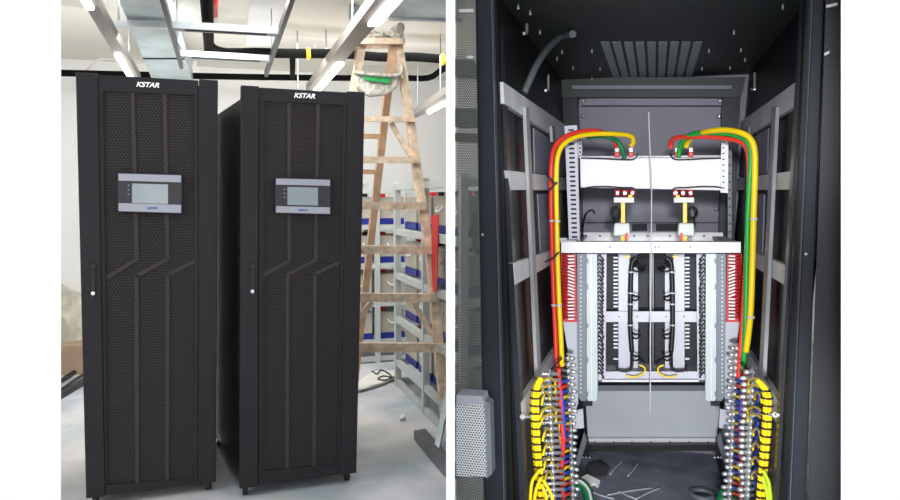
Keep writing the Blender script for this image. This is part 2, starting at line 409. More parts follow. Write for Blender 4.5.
# wide galvanised duct
a, b, c, d = Pz(114, -12, 2.36), Pz(161, -12, 2.36), Pz(193, 82, 2.36), Pz(153, 82, 2.36)
t = Thing('cable_duct', 'wide galvanised metal cable duct hanging above the left cabinet', 'cable duct', (a + c) / 2)
bm = B(); prism(bm, [a, b, c, d], UP * 0.1); t.part('duct_body', bm, M['galvd'])
bm = B(); p, q = Pz(118, 24, 2.335), Pz(170, 26, 2.335); bar(bm, p, q, 0.045, 0.03); t.part('support_strut', bm, M['galv'])
for s in (0.02, 0.98):
    bm = B(); g = p.lerp(q, s); cyl(bm, g, V((g.x, g.y, ZC)), 0.006, 6); t.part('hanger_rod', bm, M['galv'])
bm = B(); p, q = a.lerp(d, 0.62), b.lerp(c, 0.62); bar(bm, p - UP * 0.004, q - UP * 0.004, 0.012, 0.01); t.part('duct_seam', bm, M['rail'])

# ladder rack
t = Thing('ladder_rack', 'open ladder-type cable rack with two slotted rungs beside the duct', 'cable rack', Pz(220, 30, 2.28))
bm = B(); bar(bm, Pz(160, -12, 2.28), Pz(181.5, 66, 2.28), 0.022, 0.04); t.part('side_rail', bm, M['rail'])
bm = B(); bar(bm, Pz(295, -12, 2.28), Pz(266, 74, 2.28), 0.022, 0.04); t.part('side_rail', bm, M['rail'])
for (x0, y0, x1, y1) in ((172, 26, 279, 32), (181, 54, 270, 59)):
    p, q = Pz(x0, y0, 2.28), Pz(x1, y1, 2.28)
    bm = B(); bar(bm, p, q, 0.07, 0.035); r = t.part('rung', bm, M['rungm'])
    dv = (q - p); n = dv.cross(UP).normalized()
    bm = B(); bar(bm, p.lerp(q, .12) - UP * 0.019, p.lerp(q, .88) - UP * 0.019, 0.024, 0.006); t.part('slot', bm, M['rail'], r)
for (x, y) in ((166, 8), (288, 8), (178, 50), (272, 55)):
    g = Pz(x, y, 2.3); bm = B(); cyl(bm, g, V((g.x, g.y, ZC)), 0.005, 6); t.part('hanger_rod', bm, M['galv'])

# pipes near the back
def pipe(name, pts, r, m, label, cat='pipe', sm=0, clamps=()):
    o = V(pts[0]); t = Thing(name, label, cat, o)
    bm = B(); tube(bm, pts, r, 12, sm); t.part('pipe_run', bm, m)
    for (p, q, k) in clamps:
        bm = B(); cyl(bm, p, q, r * 1.25, 12); t.part('yellow_clamp', bm, M['yellow'])
D1 = 5.1
cl = lambda x, y, d: (Ld(x - 2, y, d), Ld(x + 2, y, d), 0)
pipe('insulated_pipe', [Ld(x, y, D1) for x, y in ((206, 53), (250, 53), (300, 53.5), (345, 54), (380, 57), (415, 57), (452, 60))], 0.033, M['pipe'],
     'upper thick black insulated pipe running along the back, with yellow clamps', sm=4, clamps=[cl(308, 53.5, D1), cl(442, 59.5, D1)])
pipe('insulated_pipe', [Ld(x, y, d) for x, y, d in ((40, 72.5, 6.3), (150, 75, 6.3), (250, 77, 6.3), (345, 78, 6.3), (400, 78, 6.2), (428, 78, 6.1), (440, 71, 5.8), (456, 62, 5.3))], 0.026, M['pipe'],
     'lower black insulated pipe along the top of the back wall, bending up at right', sm=3)
pipe('insulated_pipe', [V((p.x, p.y, p.z)) for p in (Pz(206, -8, 2.42), Ld(208, 25, 4.35), Ld(209, 50, D1))], 0.033, M['pipe'], 'black insulated pipe coming towards the viewer between the rack rails')
pipe('fire_pipe', [Pz(214, -10, 2.45), Pz(214, 14, 2.45)], 0.022, M['redpipe'], 'short bright red pipe behind the ladder-type cable rack')
pipe('valve', [Ld(214, 15, 4.8), Ld(214, 20, 4.85)], 0.028, M['paper'], 'pale valve fitting at the end of the red pipe', 'valve')
pipe('riser_pipe', [Ld(292.5, 56, 5.25), Ld(292.5, 77, 6.2)], 0.022, M['pipe'], 'short dark upright pipe joining the two black pipes', 'pipe')
pipe('loose_cable', [Ld(x, y, 4.85) for x, y in ((210, 40), (216, 47), (230, 50), (255, 49.5), (270, 50))], 0.012, M['pipe'], 'thin black cable sagging above the upper pipe', 'cable', sm=5)
for (x, y0, y1, d, lb) in ((298, -6, 88, 5.2, 'white'), (308, -6, 50, 5.7, ''), (315, -6, 50, 5.5, ''), (359, -6, 46, 4.6, ''), (406, 24, 55, 5.8, ''), (434, 22, 55, 5.8, '')):
    txt = {298: 'long thin hanging rod just above the right cabinet', 308: 'thin hanging rod above the yellow clamp, middle of three', 315: 'thin hanging rod right of the yellow clamp',
           359: 'white hanging rod in front of the ladder top', 406: 'thin hanging rod right of the ladder top', 434: 'thin hanging rod nearest the right edge of the room'}[x]
    p, q = Ld(x, y0, d), Ld(x, y1, d)
    k = min(1, 0); bm = B(); top = V((q.x, q.y, ZC)); cyl(bm, top, q, 0.005 if x != 359 else 0.011, 8)
    single('hanging_rod', bm, M['galv'] if x != 359 else M['white'], txt, 'rod', 'hanging rods')
# air duct at top right and its bracket
t = Thing('air_duct', 'grey blue air duct under the ceiling at top right', 'duct', Pz(420, 0, 2.5))
bm = B(); prism(bm, [Pz(378, -25, 2.5), Pz(470, -25, 2.5), Pz(462, 21, 2.5), Pz(389, 18.5, 2.5)], UP * 0.1); t.part('duct_body', bm, M['galvd'])
bm = B(); bar(bm, Pz(389, 18.5, 2.495), Pz(462, 21, 2.495), 0.03, 0.02); t.part('flange', bm, M['galv'])
t = Thing('ceiling_bracket', 'small grey hanging bracket left of the long strip light', 'bracket', Ld(358, 16, 4.4))
bm = B(); prism(bm, [Ld(350, 17, 4.4), Ld(359, 17, 4.4), Ld(361, -30, 4.4), Ld(352, -30, 4.4)], LD * 0.06); bp = t.part('plate', bm, M['galvd'])
bm = B(); p = Ld(352.5, 6, 4.39); cyl(bm, p, p - LD * 0.012, 0.012, 10); t.part('bolt', bm, M['rail'], bp)
# thin conduit on ceiling/wall at left
tb = B(); tube(tb, [Ld(84, 74, 6.4), Ld(97, 60, 6.3), Ld(118, 60, 6.3), Ld(145, 62, 6.3)], 0.008, 6, 4)
single('conduit', tb, M['ceil'], 'thin pale conduit bent along the ceiling at far left', 'conduit')
# cable hanging thin conduit
tb = B(); bar(tb, Ld(195, 54, 6.6), Ld(195, 80, 6.6), 0.03, 0.03); single('conduit', tb, M['wall'], 'white upright conduit left of the upper black pipe', 'conduit')

# ------------------------------------------------------------------ wooden stepladder
zf = lambda z: 4.18 + 0.20 * z
def Lt(px, py, d0, k):       # tilted plane d = d0 + k z
    n = LD - UP * k
    return on_plane(px, py, LD * d0, n)
FR = lambda x, y: Lt(x, y, 3.95, 0.17)
RE = lambda x, y: Lt(x, y, 5.02, -0.29)
t = Thing('stepladder', 'tall paint-spattered wooden stepladder behind the right cabinet', 'ladder', V((FR(440, 400).x - 0.25, 4.6, 0)))
def foot(p, q):   # extend line p->q down to z=0
    k = p.z / (p.z - q.z); return p.lerp(q, k)
pr = [FR(398, 44), FR(409.5, 117), FR(421, 200), FR(429.5, 250), FR(437, 330)]
bm = B()
for i in range(len(pr) - 1): bar(bm, pr[i], pr[i + 1] + (pr[i + 1] - pr[i]).normalized() * 0.004, 0.05, 0.045, up=LD)
ft = foot(pr[3], pr[4]); bar(bm, pr[4], ft, 0.055, 0.045, up=LD)
t.part('front_rail', bm, M['wood'])
plt, plb = FR(362, 44), FR(348, 120)
bm = B(); bar(bm, plt, foot(plt, plb), 0.05, 0.045, up=LD); t.part('front_rail', bm, M['wood'])
rr = [RE(393, 46), RE(384, 120), RE(375, 177), RE(364, 300)]
bm = B(); bar(bm, rr[0], foot(rr[0], rr[3]), 0.045, 0.045, up=LD); t.part('rear_rail', bm, M['woodd'])
r2a, r2b = RE(360, 46), RE(345, 160)
bm = B(); bar(bm, r2a, foot(r2a, r2b), 0.045, 0.045, up=LD); t.part('rear_rail', bm, M['woodd'])
for (x0, x1, y, w) in ((356, 413, 119.5, 5), (352, 418, 160, 6), (348, 424, 205.5, 7), (344, 431, 249, 7.5), (338, 437, 296.5, 8), (330, 443, 346, 8.5)):
    p, q = FR(x0, y), FR(x1, y + 0.5); off = LD * -0.035
    bm = B(); bar(bm, p + off, q + off, 0.03, w / 7 * 0.045); t.part('rung', bm, M['wood'])
for (x0, x1, y) in ((350, 381, 136), (347, 377, 171.5)):
    bm = B(); bar(bm, RE(x0, y), RE(x1, y + .5), 0.03, 0.03); t.part('rear_rung', bm, M['woodd'])
for (p, q) in (((391, 123), (411, 156)), ((413, 302), (433, 336)), ((372, 302), (358, 318))):
    bm = B(); bar(bm, FR(*p), FR(*q), 0.03, 0.03, up=LD); t.part('brace', bm, M['wood'])
c = (FR(380, 44) + RE(378, 46)) / 2
bm = B(); bar(bm, FR(357, 43.5), FR(402, 43.5), 0.16, 0.035); t.part('top_plank', bm, M['wood'])
topz = FR(380, 43).z + 0.02
# rag and glove on ladder top
bm = B(); p = FR(374, 38); ball(bm, V((p.x, p.y, topz + 0.02)), 0.09, 3, V((1.0, .55, .28)), 0.3); single('crumpled_rag', bm, M['plaste'], 'grey plaster-caked rag lying on the left of the ladder top', 'rag')
bm = B(); p = FR(396, 38); ball(bm, V((p.x, p.y, topz + 0.035)), 0.06, 3, V((.75, .5, .8)), 0.28); ball(bm, V((p.x + .03, p.y, topz + 0.085)), 0.03, 2, V((.8, .6, 1)), .2)
single('crumpled_cloth', bm, M['plaste'], 'upright crumpled dirty cloth on the right of the ladder top', 'cloth')
# tool pouch with green lining hanging in the ladder
PT = lambda x, y, o=0.0: FR(x, y) - LD * (0.06 + o)
t = Thing('tool_pouch', 'white plaster-smeared canvas pouch with green lining hung across the ladder', 'pouch', PT(376, 97))
bm = B(); prism(bm, [PT(352, 74), PT(362, 77), PT(388, 79), PT(400, 76), PT(395, 89), PT(385, 96), PT(368, 98), PT(356, 90)], LD * 0.05)
t.part('bag', bm, M['plaste'], bevel=0.012)
bm = B(); prism(bm, [PT(358, 76, .016), PT(389, 78, .016), PT(387, 85.5, .016), PT(364, 82.5, .016)], LD * 0.01); t.part('green_lining', bm, M['greenp'])
bm = B(); tube(bm, [PT(352, 74, .005), PT(362, 76, .02), PT(388, 78, .02), PT(400, 75, .005)], 0.012, 8); t.part('rim', bm, M['plaste'])
bm = B(); tube(bm, [PT(352, 74), FR(356, 62), FR(359, 48)], 0.006, 6); t.part('strap', bm, M['paper'])
bm = B(); tube(bm, [PT(400, 75), FR(401, 60), FR(399, 48)], 0.006, 6); t.part('strap', bm, M['paper'])

# ------------------------------------------------------------------ battery racks
LEV = (0.20, 0.53, 0.86, 1.19)
LN = ('bottom', 'third', 'second', 'top')
def battery(o, u, v, wdt, dep, h, label, group):
    # o: base corner nearest, u along front, v away
    t = Thing('battery', label, 'battery', o + u * wdt / 2 + v * dep / 2, group)
    bm = B(); obox(bm, o + u * wdt / 2 + v * dep / 2 + UP * (h / 2 + 0.025), u * wdt / 2, v * dep / 2, UP * (h / 2 - 0.025)); case = t.part('case', bm, M['batt'], bevel=0.006)
    bm = B(); obox(bm, o + u * wdt / 2 + v * dep / 2 + UP * 0.025, u * (wdt / 2 + 0.002), v * (dep / 2 + 0.002), UP * 0.0245); t.part('blue_base', bm, M['band'], label='blue band round the base')
    for s, m, nm in ((0.2, 'red', 'red_terminal'), (0.8, 'black', 'black_terminal')):
        bm = B(); obox(bm, o + u * wdt * s + v * dep * 0.22 + UP * (h + 0.014), u * 0.022, v * 0.02, UP * 0.014); t.part(nm, bm, M[m])
    bm = B(); tube(bm, [o + u * wdt * .3 + UP * h * .72 - v * .002, o + u * wdt * .4 + UP * h * .6 - v * .02, o + u * wdt * .6 + UP * h * .6 - v * .02, o + u * wdt * .7 + UP * h * .72 - v * .002], 0.006, 6, 4); t.part('carry_handle', bm, M['white'])
# far rack facing the viewer
DF = 5.85
af = lambda x: Ld(x, 200, DF).dot(LR)
t = Thing('battery_rack', 'far pale grey steel battery rack facing forward behind the ladder', 'rack', Lw((af(350) + af(409)) / 2, DF + .2, 0))
for a in (af(340), af(376.5), af(409)):
    for dd in (0, 0.46):
        bm = B(); box_c = Lw(a, DF + dd, 0); obox(bm, box_c + UP * 0.775, LR * 0.022, LD * 0.022, UP * 0.775); t.part('post', bm, M['rack'])
for z in LEV + (0.06, 1.5):
    for dd in (0, 0.46):
        bm = B(); bar(bm, Lw(af(340), DF + dd + .003, z - 0.022), Lw(af(409), DF + dd + .003, z - 0.022), 0.03, 0.035); t.part('rail', bm, M['rack'])
for i, z in enumerate(LEV):
    bm = B(); obox(bm, Lw((af(340) + af(409)) / 2, DF + .23, z - .003), LR * (af(409) - af(340)) / 2, LD * .21, UP * .003); t.part('shelf', bm, M['rack'])
    for (x0, x1, w) in ((346, 372.5, 'left'), (380.5, 405, 'right')):
        battery(Lw(af(x0), DF + 0.04, z + 0.001), LR, LD, af(x1) - af(x0), 0.36, 0.235, 'cream battery on the %s shelf of the far rack, %s one' % (LN[i], w), 'batteries on the far rack')
# near rack running towards the viewer along the right
A2 = Pz(398, 381, 0.03).dot(LR)
d_far = Pz(398, 381, 0.03).dot(LD)
t = Thing('battery_rack', 'nearer pale grey battery rack at the right, running towards the viewer', 'rack', Lw(A2 + .25, d_far - .7, 0))
for a in (A2, A2 + 0.5):
    for d in (d_far, d_far - 0.75, d_far - 1.5):
        bm = B(); obox(bm, Lw(a, d, 0.77), LR * 0.022, LD * 0.022, UP * 0.77); t.part('post', bm, M['rack'])
for z in LEV + (0.05, 1.52):
    for a in (A2, A2 + 0.5):
        bm = B(); bar(bm, Lw(a, d_far, z - 0.024), Lw(a, d_far - 1.5, z - 0.024), 0.035, 0.045); t.part('rail', bm, M['rack'])
    for d in (d_far, d_far - 1.5):
        bm = B(); bar(bm, Lw(A2, d, z - 0.024), Lw(A2 + .5, d, z - 0.024), 0.035, 0.045); t.part('rail', bm, M['rack'])
for i, z in enumerate(LEV):
    for k in range(4):
        battery(Lw(A2 + 0.05, d_far - 0.05 - k * 0.36, z), -LD, LR, 0.30, 0.4, 0.235, 'cream battery on the %s shelf of the near rack, %s from far end' % (LN[i], ('first', 'second', 'third', 'fourth')[k]), 'batteries on the near rack')
bm = B(); prism(bm, [La(431, 215, A2 - .03), La(438, 215, A2 - .03), La(436.5, 291, A2 - .03), La(432, 291, A2 - .03)], LR * 0.006)
single('red_strap', bm, M['red'], 'bright red strap hanging down the near battery rack', 'strap')
# loose bars, sheets and bits on the floor
bm = B(); bar(bm, Pz(418, 434, 0.03), Pz(452, 474, 0.03), 0.05, 0.05); bar(bm, Pz(423, 432, 0.025), Pz(454, 468, 0.025), 0.03, 0.04)
single('steel_channel', bm, M['steeld'], 'grey steel channels lying on the floor at the right edge', 'steel bar')
bm = B(); bar(bm, Pz(436, 453, 0.02), Ld(448, 395, 3.9), 0.03, 0.03); single('steel_bar', bm, M['galvd'], 'grey steel bar leaning up from the floor channels at right edge', 'steel bar')
def sheet(name, px, m, label, cat, z=0.006, bumps=0.02):
    pts = [Pz(x, y, z) for x, y in px]; c = sum(pts, V()) / len(pts)
    bm = B(); prism(bm, pts, UP * 0.006)
    bmesh.ops.subdivide_edges(bm, edges=bm.edges[:], cuts=2, use_grid_fill=True)
    for v in bm.verts: v.co.z += random.uniform(0, bumps)
    return single(name, bm, m, label, cat)
sheet('plastic_sheet', [(358, 393), (384, 385), (400, 378), (396, 372), (376, 372), (358, 383)], M['paper'], 'crumpled white plastic sheet on the floor by the far rack', 'sheet')
sheet('paper_scrap', [(399, 418), (404, 417), (405.5, 420), (400, 421)], M['paper'], 'small white paper scrap alone on the open floor', 'paper')
tb = B(); tube(tb, [Pz(x, y, 0.03) for x, y in ((372, 371), (377, 374), (381, 370), (388, 373), (391, 377), (383, 376), (378, 379), (386, 380), (395, 376))], 0.006, 6); single('cable_scrap', tb, M['rail'], 'tangled dark cable scrap on the white plastic sheet', 'cable')
# left clutter
bm = B(); p = Pz(68, 366, 0); ball(bm, V((p.x, p.y, 0.22)), 0.3, 3, V((.75, .5, 1.5)), 0.14)
for v in bm.verts: v.co.z = max(v.co.z, 0.0)
single('plastic_bag', bm, M['bag'], 'crumpled clear plastic bag heaped on the floor at far left', 'bag')
bm = B(); p = Pz(76, 372, 0); obox(bm, V((p.x, p.y, 0.12)), LR * 0.09, LD * 0.1, UP * 0.12); single('cardboard_box', bm, M['card'], 'brown cardboard box beside the left cabinet, by the plastic bag', 'box', bevel=0.006)
tb = B(); tube(tb, [Pz(x, y, 0.022) for x, y in ((46, 388), (62, 380), (76, 371), (92, 361))], 0.018, 8); single('floor_cable', tb, M['black'], 'thicker black cable on the floor left of the left cabinet', 'cable')
tb = B(); tube(tb, [Pz(x, y, 0.016) for x, y in ((46, 396), (62, 389), (76, 379), (92, 370))], 0.012, 8); single('floor_cable', tb, M['black'], 'thinner black cable on the floor, nearer the viewer, left of left cabinet', 'cable')
bm = B(); bar(bm, Pz(46, 404, 0.02), Pz(90, 378, 0.02), 0.04, 0.04); single('steel_bar', bm, M['rail'], 'dark steel bar lying in front of the black cables at far left', 'steel bar')

# ------------------------------------------------------------------ open cabinet on the right
DFR, DBK, ZT = 2.10, 3.97, 2.05
cab = Thing('equipment_cabinet', 'large open black equipment cabinet full of wiring, seen from inside its doorway', 'cabinet', Rw(0, 3.0, 0))
def slab(bm, px, d, th): prism(bm, [Rd(x, y, d) for x, y in px], RD * th)
def sslab(bm, side, px, inset, th): prism(bm, [Rs(side, x, y, inset) for x, y in px], RR * (side * th))
for s in (-1, 1):
    bm = B(); prism(bm, [Rw(s * hw(0), DFR + .06, 0.012), Rw(s * hw(0), DBK, 0.012), Rw(s * hw(ZT), DBK, ZT), Rw(s * hw(ZT), DFR + .06, ZT)], RR * (s * 0.02))
    cab.part('side_panel', bm, M['rblack'])
bm = B(); prism(bm, [Rw(-hw(0), DBK, 0.012), Rw(hw(0), DBK, 0.012), Rw(hw(ZT), DBK, ZT), Rw(-hw(ZT), DBK, ZT)], RD * 0.02); back = cab.part('back_panel', bm, M['rback'])
bm = B(); prism(bm, [Rw(-hw(ZT) - .02, DFR, ZT), Rw(hw(ZT) + .02, DFR, ZT), Rw(hw(ZT) + .02, DBK + .02, ZT), Rw(-hw(ZT) - .02, DBK + .02, ZT)], UP * 0.02); top = cab.part('top_panel', bm, M['rtop'])
bm = B(); prism(bm, [Rw(-hw(0) - .02, DFR, 0.001), Rw(hw(0) + .02, DFR, 0.001), Rw(hw(0) + .02, DBK + .02, 0.001), Rw(-hw(0) - .02, DBK + .02, 0.001)], UP * 0.02); cab.part('floor_panel', bm, M['rfloor'])
for i in range(9):
    x0 = 600.5 + i * 11.65; x1 = 613 + i * 9.0
    bm = B(); prism(bm, [Pz(x0, 42, ZT - .002), Pz(x0 + 8.6, 42, ZT - .002), Pz(x1 + 6.6, 77, ZT - .002), Pz(x1, 77, ZT - .002)], UP * 0.001); cab.part('vent_slot', bm, M['rslot'], top)  # grey strips paint the room light showing through the slots
# ledges on the back panel
bm = B(); slab(bm, [(558, 77), (746, 77), (741, 97), (561, 97)], DBK - .1, .06); cab.part('back_rail', bm, M['rtop'], back)
bm = B(); slab(bm, [(572, 85.5), (732, 85.5), (732, 89), (572, 89)], DBK - .115, .012); cab.part('back_rail', bm, M['rgrey'], back)
bm = B(); slab(bm, [(581, 97), (722, 97), (722, 105), (581, 105)], DBK - .04, .04); cab.part('back_rail', bm, M['rback'], back)
bm = B(); slab(bm, [(581, 105), (722, 105), (722, 106.2), (581, 106.2)], DBK - .042, .02); cab.part('back_seam', bm, M['black'], back)
bm = B(); slab(bm, [(580, 222), (728, 222), (728, 223.2), (580, 223.2)], DBK - .03, .03); cab.part('back_seam', bm, M['black'], back)
for x0, x1 in ((632, 647), (656, 690)):
    bm = B(); slab(bm, [(x0, 224), (x1, 224), (x1, 231), (x0, 231)], DBK - .02, .02); cab.part('back_slot', bm, M['dark'], back)
# rear corner uprights
for xs in (((560, 86), (577, 86), (590, 440), (578, 440)), ((723, 86), (741, 86), (726, 440), (714, 440))):
    bm = B(); slab(bm, xs, DBK - .09, .08); cab.part('rear_upright', bm, M['rpost'])
# front posts with their lips
def lin(x0, x5, y): return x0 + (x5 - x0) * y / 500.0
def post(a0, a5, b0, b5, d, th, m, nm='front_post', parent=None):
    y0, y1 = 200 - (ZT + .02 - H) / d * F, 200 + (H - .004) / d * F
    bm = B(); slab(bm, [(lin(a0, a5, y0), y0), (lin(b0, b5, y0), y0), (lin(b0, b5, y1), y1), (lin(a0, a5, y1), y1)], d, th)
    return cab.part(nm, bm, m, parent, bevel=0.003)
pl = post(475, 483, 490.5, 503, DFR, .10, M['rpost'])
post(490.5, 503, 491.8, 504.5, DFR - .004, .06, M['lip'], 'post_lip', pl)
post(492.5, 506, 496.5, 513.4, DFR + .03, .08, M['rblack'], 'post_channel', pl)
post(496.8, 513.6, 497.6, 514.6, DFR + .05, .05, M['lip'], 'post_lip', pl)
post(497.8, 514.8, 498.4, 526, DFR + .07, .05, M['rpost'], 'post_channel', pl)
pr_ = post(813, 791, 824, 806, DFR, .10, M['rpost'])
post(811.8, 789.6, 813, 791, DFR - .004, .06, M['lip'], 'post_lip', pr_)
post(806, 782, 811.5, 789, DFR + .03, .08, M['rblack'], 'post_channel', pr_)
post(805, 781, 806, 782, DFR + .05, .05, M['lip'], 'post_lip', pr_)
post(803, 775.3, 805, 781, DFR + .07, .05, M['rpost'], 'post_channel', pr_)
bm = B(); prism(bm, [Rw(-.5, DFR, ZT + .02), Rw(.5, DFR, ZT + .02), Rw(.5, DFR, ZT + .1), Rw(-.5, DFR, ZT + .1)], RD * .1); cab.part('head_rail', bm, M['rpost'])
bm = B(); prism(bm, [Rw(-.40, DFR, .022), Rw(.40, DFR, .022), Rw(.40, DFR, .1), Rw(-.40, DFR, .1)], RD * .05); cab.part('sill_rail', bm, M['rpost'])
# side rails and uprights on each side wall
SR = {-1: [((503.3, 82), (568, 127), (568, 146), (504.5, 103.5)), ((508.5, 170.5), (568, 178), (568, 190), (512, 190)), ((514, 263), (556, 249), (556, 262), (515.5, 284.5)), ((521, 403), (556, 348), (556, 372), (522, 425))],
      1: [((798.5, 80), (735, 126), (735, 145), (797.5, 104)), ((793.5, 171), (735, 178.5), (735, 190), (793, 189.5)), ((787.4, 266), (750, 251), (750, 264), (786, 286)), ((780.5, 405), (747, 350), (747, 373), (779, 427))]}
for s in (-1, 1):
    for px in SR[s]:
        bm = B(); sslab(bm, s, px, 0.02, 0.018); cab.part('side_rail', bm, M['rgalv'])
    v = [((525.8, 107), (529.2, 107), (539.8, 340), (541.3, 377), (538, 377), (536.3, 340))] if s < 0 else [((771.8, 107), (776, 107), (764.5, 340), (762.5, 377), (758.5, 377), (760.5, 340))]
    for px in v:
        bm = B(); sslab(bm, s, px, 0.034, 0.012); cab.part('side_upright', bm, M['rbar'])
    v = ((552, 126), (555, 126), (556, 142), (553, 142)) if s < 0 else ((748, 127), (745, 127), (744, 230), (746.5, 230))
    bm = B(); sslab(bm, s, v, 0.036, 0.012); cab.part('side_upright', bm, M['rbar'])
# inner side panels between the rails, greyed to paint their reflections
for s in (-1, 1):
    pxs = [((534, 128), (565, 148), (565, 176), (535, 173)), ((538, 194), (562, 193), (560, 246), (541, 254))] if s < 0 else [((768, 128), (738, 146), (738, 176), (767, 173)), ((764, 194), (742, 193), (744, 247), (762, 254))]
    for px in pxs:
        bm = B(); sslab(bm, s, px, 0.006, 0.005); cab.part('sheen_panel', bm, M['rback'])
# bolts scattered on the top panel
bz = [(505, 5), (518, 4), (530, 10), (527, 28), (540, 30), (573, 33), (592, 49), (562, 50), (557, 57), (573, 66), (600, 67), (592, 77), (618, 80), (632, 82), (670, 79), (685, 82), (709, 49), (702, 67), (710, 77), (734, 30), (741, 48), (730, 66), (783, 4), (745, 58)]
for (x, y) in bz:
    g = Pz(x, y, ZT); bm = B(); cyl(bm, g, g - UP * 0.014, 0.0035, 6); ball(bm, g - UP * .014, .005, 1); cab.part('bolt', bm, M['stud'], top)
for (x, y) in ((583.5, 101), (720, 101), (719, 116), (716, 209), (584, 116)):
    g = Rd(x, y, DBK - .045); bm = B(); ball(bm, g, 0.012, 2); cab.part('bolt', bm, M['stud'], back)
for (x, y0, y1, s) in ((548.5, 75, 90, -1), (527, 24, 33, -1), (754.5, 73, 89, 1), (745.5, 48, 61, 1), (530.5, 7, 13, -1)):
    bm = B(); bar(bm, Rs(s, x, y0, .04), Rs(s, x, y1, .04), 0.008, 0.008, up=RD); bar(bm, Rs(s, x, y1, .04), Rs(s, x - 3, y1 + .5, .04), .008, .01); cab.part('hook', bm, M['stud'])

# perforated door leaves either side
def leaf(px0, px1, d, m, label, nm='mesh_door'):
    t = Thing(nm, label, 'door', Rd((px0[0] + px1[0]) / 2, 600, d))
    y0, y1 = 200 - (ZT - H) / d * F, 200 + (H - .03) / d * F
    f = lambda p, y: (lin(p[0], p[1], y), y)
    bm = B(); slab(bm, [f(px0, y0), f(px1, y0), f(px1, y1), f(px0, y1)], d, .003); t.part('mesh_sheet', bm, m, uv=(RR, UP))
    return t, f, y0, y1
t, f, y0, y1 = leaf((456.2, 456.2), (475.5, 484), 2.08, M['lmesh'], 'left perforated door leaf of the open cabinet, with a grey vent box')
for (x, y, w) in ((466, 10.5, 14), (470, 57, 6)):
    bm = B(); slab(bm, [(x - w / 2, y - 1.4), (x + w / 2, y - 1.4), (x + w / 2, y + 1.4), (x - w / 2, y + 1.4)], 2.07, .008); t.part('hinge_plate', bm, M['cord'])
bm = B(); g = Rd(482.5, 234.5, 2.095); ball(bm, g, .005, 1); t.part('screw', bm, M['stud'])
t2, f, y0, y1 = leaf((826, 808), (849, 849), 2.08, M['rmesh'], 'right perforated black door leaf of the open cabinet')
for (x, y, w) in ((832, 5, 11), (827, 53, 5)):
    bm = B(); slab(bm, [(x - w / 2, y), (x + w / 2, y - 2.5), (x + w / 2, y + .3), (x - w / 2, y + 2.8)], 2.07, .008); t2.part('hinge_plate', bm, M['cord'])
bm = B(); g = Rd(806, 254, 2.095); ball(bm, g, .005, 1); t2.part('screw', bm, M['stud'])
# grey vented box on the left leaf
t = Thing('vent_box', 'grey perforated vent box on the left mesh door, low down', 'box', Rd(470, 480, 2.0))
bm = B(); slab(bm, [(456.3, 404), (484, 405), (486, 477), (456.3, 476)], 2.0, .075); t.part('front_mesh', bm, M['gmesh'], uv=(RR, UP))
bm = B(); prism(bm, [Rd(456.3, 395, 2.01), Rd(482, 396, 2.01), Rd(484, 405, 1.998), Rd(456.3, 404, 1.998)], RD * .07); t.part('top_edge', bm, M['silver'])
bm = B(); slab(bm, [(484.2, 400), (490, 404), (492, 474), (486.2, 479)], 2.02, .05); t.part('side_cheek', bm, M['rgrey'])
# plain blocks for the white, yellow and pink patches in the left mesh
bm = B(); slab(bm, [(454, 108), (474, 108), (474, 126), (454, 126)], 2.5, .08); single('white_block', bm, M['paper'], 'white block glimpsed through the left mesh door, above a yellow one', 'box')
bm = B(); slab(bm, [(454, 133), (473, 133), (473, 141), (454, 141)], 2.5, .08); single('yellow_block', bm, M['yellow'], 'yellow strip-like block glimpsed through the left mesh door', 'box')
bm = B(); slab(bm, [(454, 60), (472, 60), (472, 75), (454, 75)], 2.5, .08); single('white_block', bm, M['paper'], 'upper white block glimpsed through the left mesh door', 'box')
bm = B(); slab(bm, [(471, 212), (475, 212), (476, 250), (472, 250)], 2.5, .04); single('pink_strip', bm, M['card'], 'narrow pinkish upright strip glimpsed through the left mesh door', 'strip')

# conduit hanging at the top left of cabinet
tb = B(); tube(tb, [Pz(573, 34, ZT - .02), Rd(560, 37, 2.85), Rd(548, 48, 2.75), Rd(536, 66, 2.65), Rd(524, 93, 2.6)], .014, 8); single('flexible_conduit', tb, M['conduit'], 'grey flexible conduit curving down from the cabinet top at left', 'conduit')

# ---- slotted uprights beside the crossbar
def slotted(px, d, label, slots, m=M['rplate'], cat='bracket', nm='slotted_upright', grp='slotted uprights in the open cabinet'):
    t = Thing(nm, label, cat, Rd(px[3][0], px[3][1], d), grp)
    bm = B(); slab(bm, px, d, .03); t.part('profile', bm, m)
    (xa, ya), (xb, yb), n, w, h = slots
    for i in range(n):
        k = i / (n - 1); x = xa + (xb - xa) * k; y = ya + (yb - ya) * k
        bm = B(); slab(bm, [(x - w / 2, y - h / 2), (x + w / 2, y - h / 2), (x + w / 2, y + h / 2), (x - w / 2, y + h / 2)], d - .002, .004); t.part('slot', bm, M['dark'])
slotted([(564.5, 126), (577, 125), (579.8, 241), (569, 241)], 3.02, 'white slotted upright left of the white crossbar', ((571, 130), (574.5, 237), 24, 5.5, 1.9))
slotted([(577.6, 137), (581.6, 137), (582.2, 158), (578.6, 158)], 3.06, 'short slotted strip directly left of the crossbar top corner', ((579.8, 140), (580.3, 156), 5, 1.3, 1.8))
slotted([(721.5, 138), (728.3, 138), (728, 193), (720.6, 192.5)], 2.98, 'white slotted upright at the right end of the white crossbar', ((723.5, 142), (723.5, 188), 9, 1.8, 1.2), M['rwhite'])
slotted([(727.5, 130), (732, 128), (731.5, 238), (728, 240)], 3.3, 'dark grey upright behind the right end of the crossbar', ((729.8, 140), (729.8, 232), 12, 1.6, 2.0), M['rgrey'])

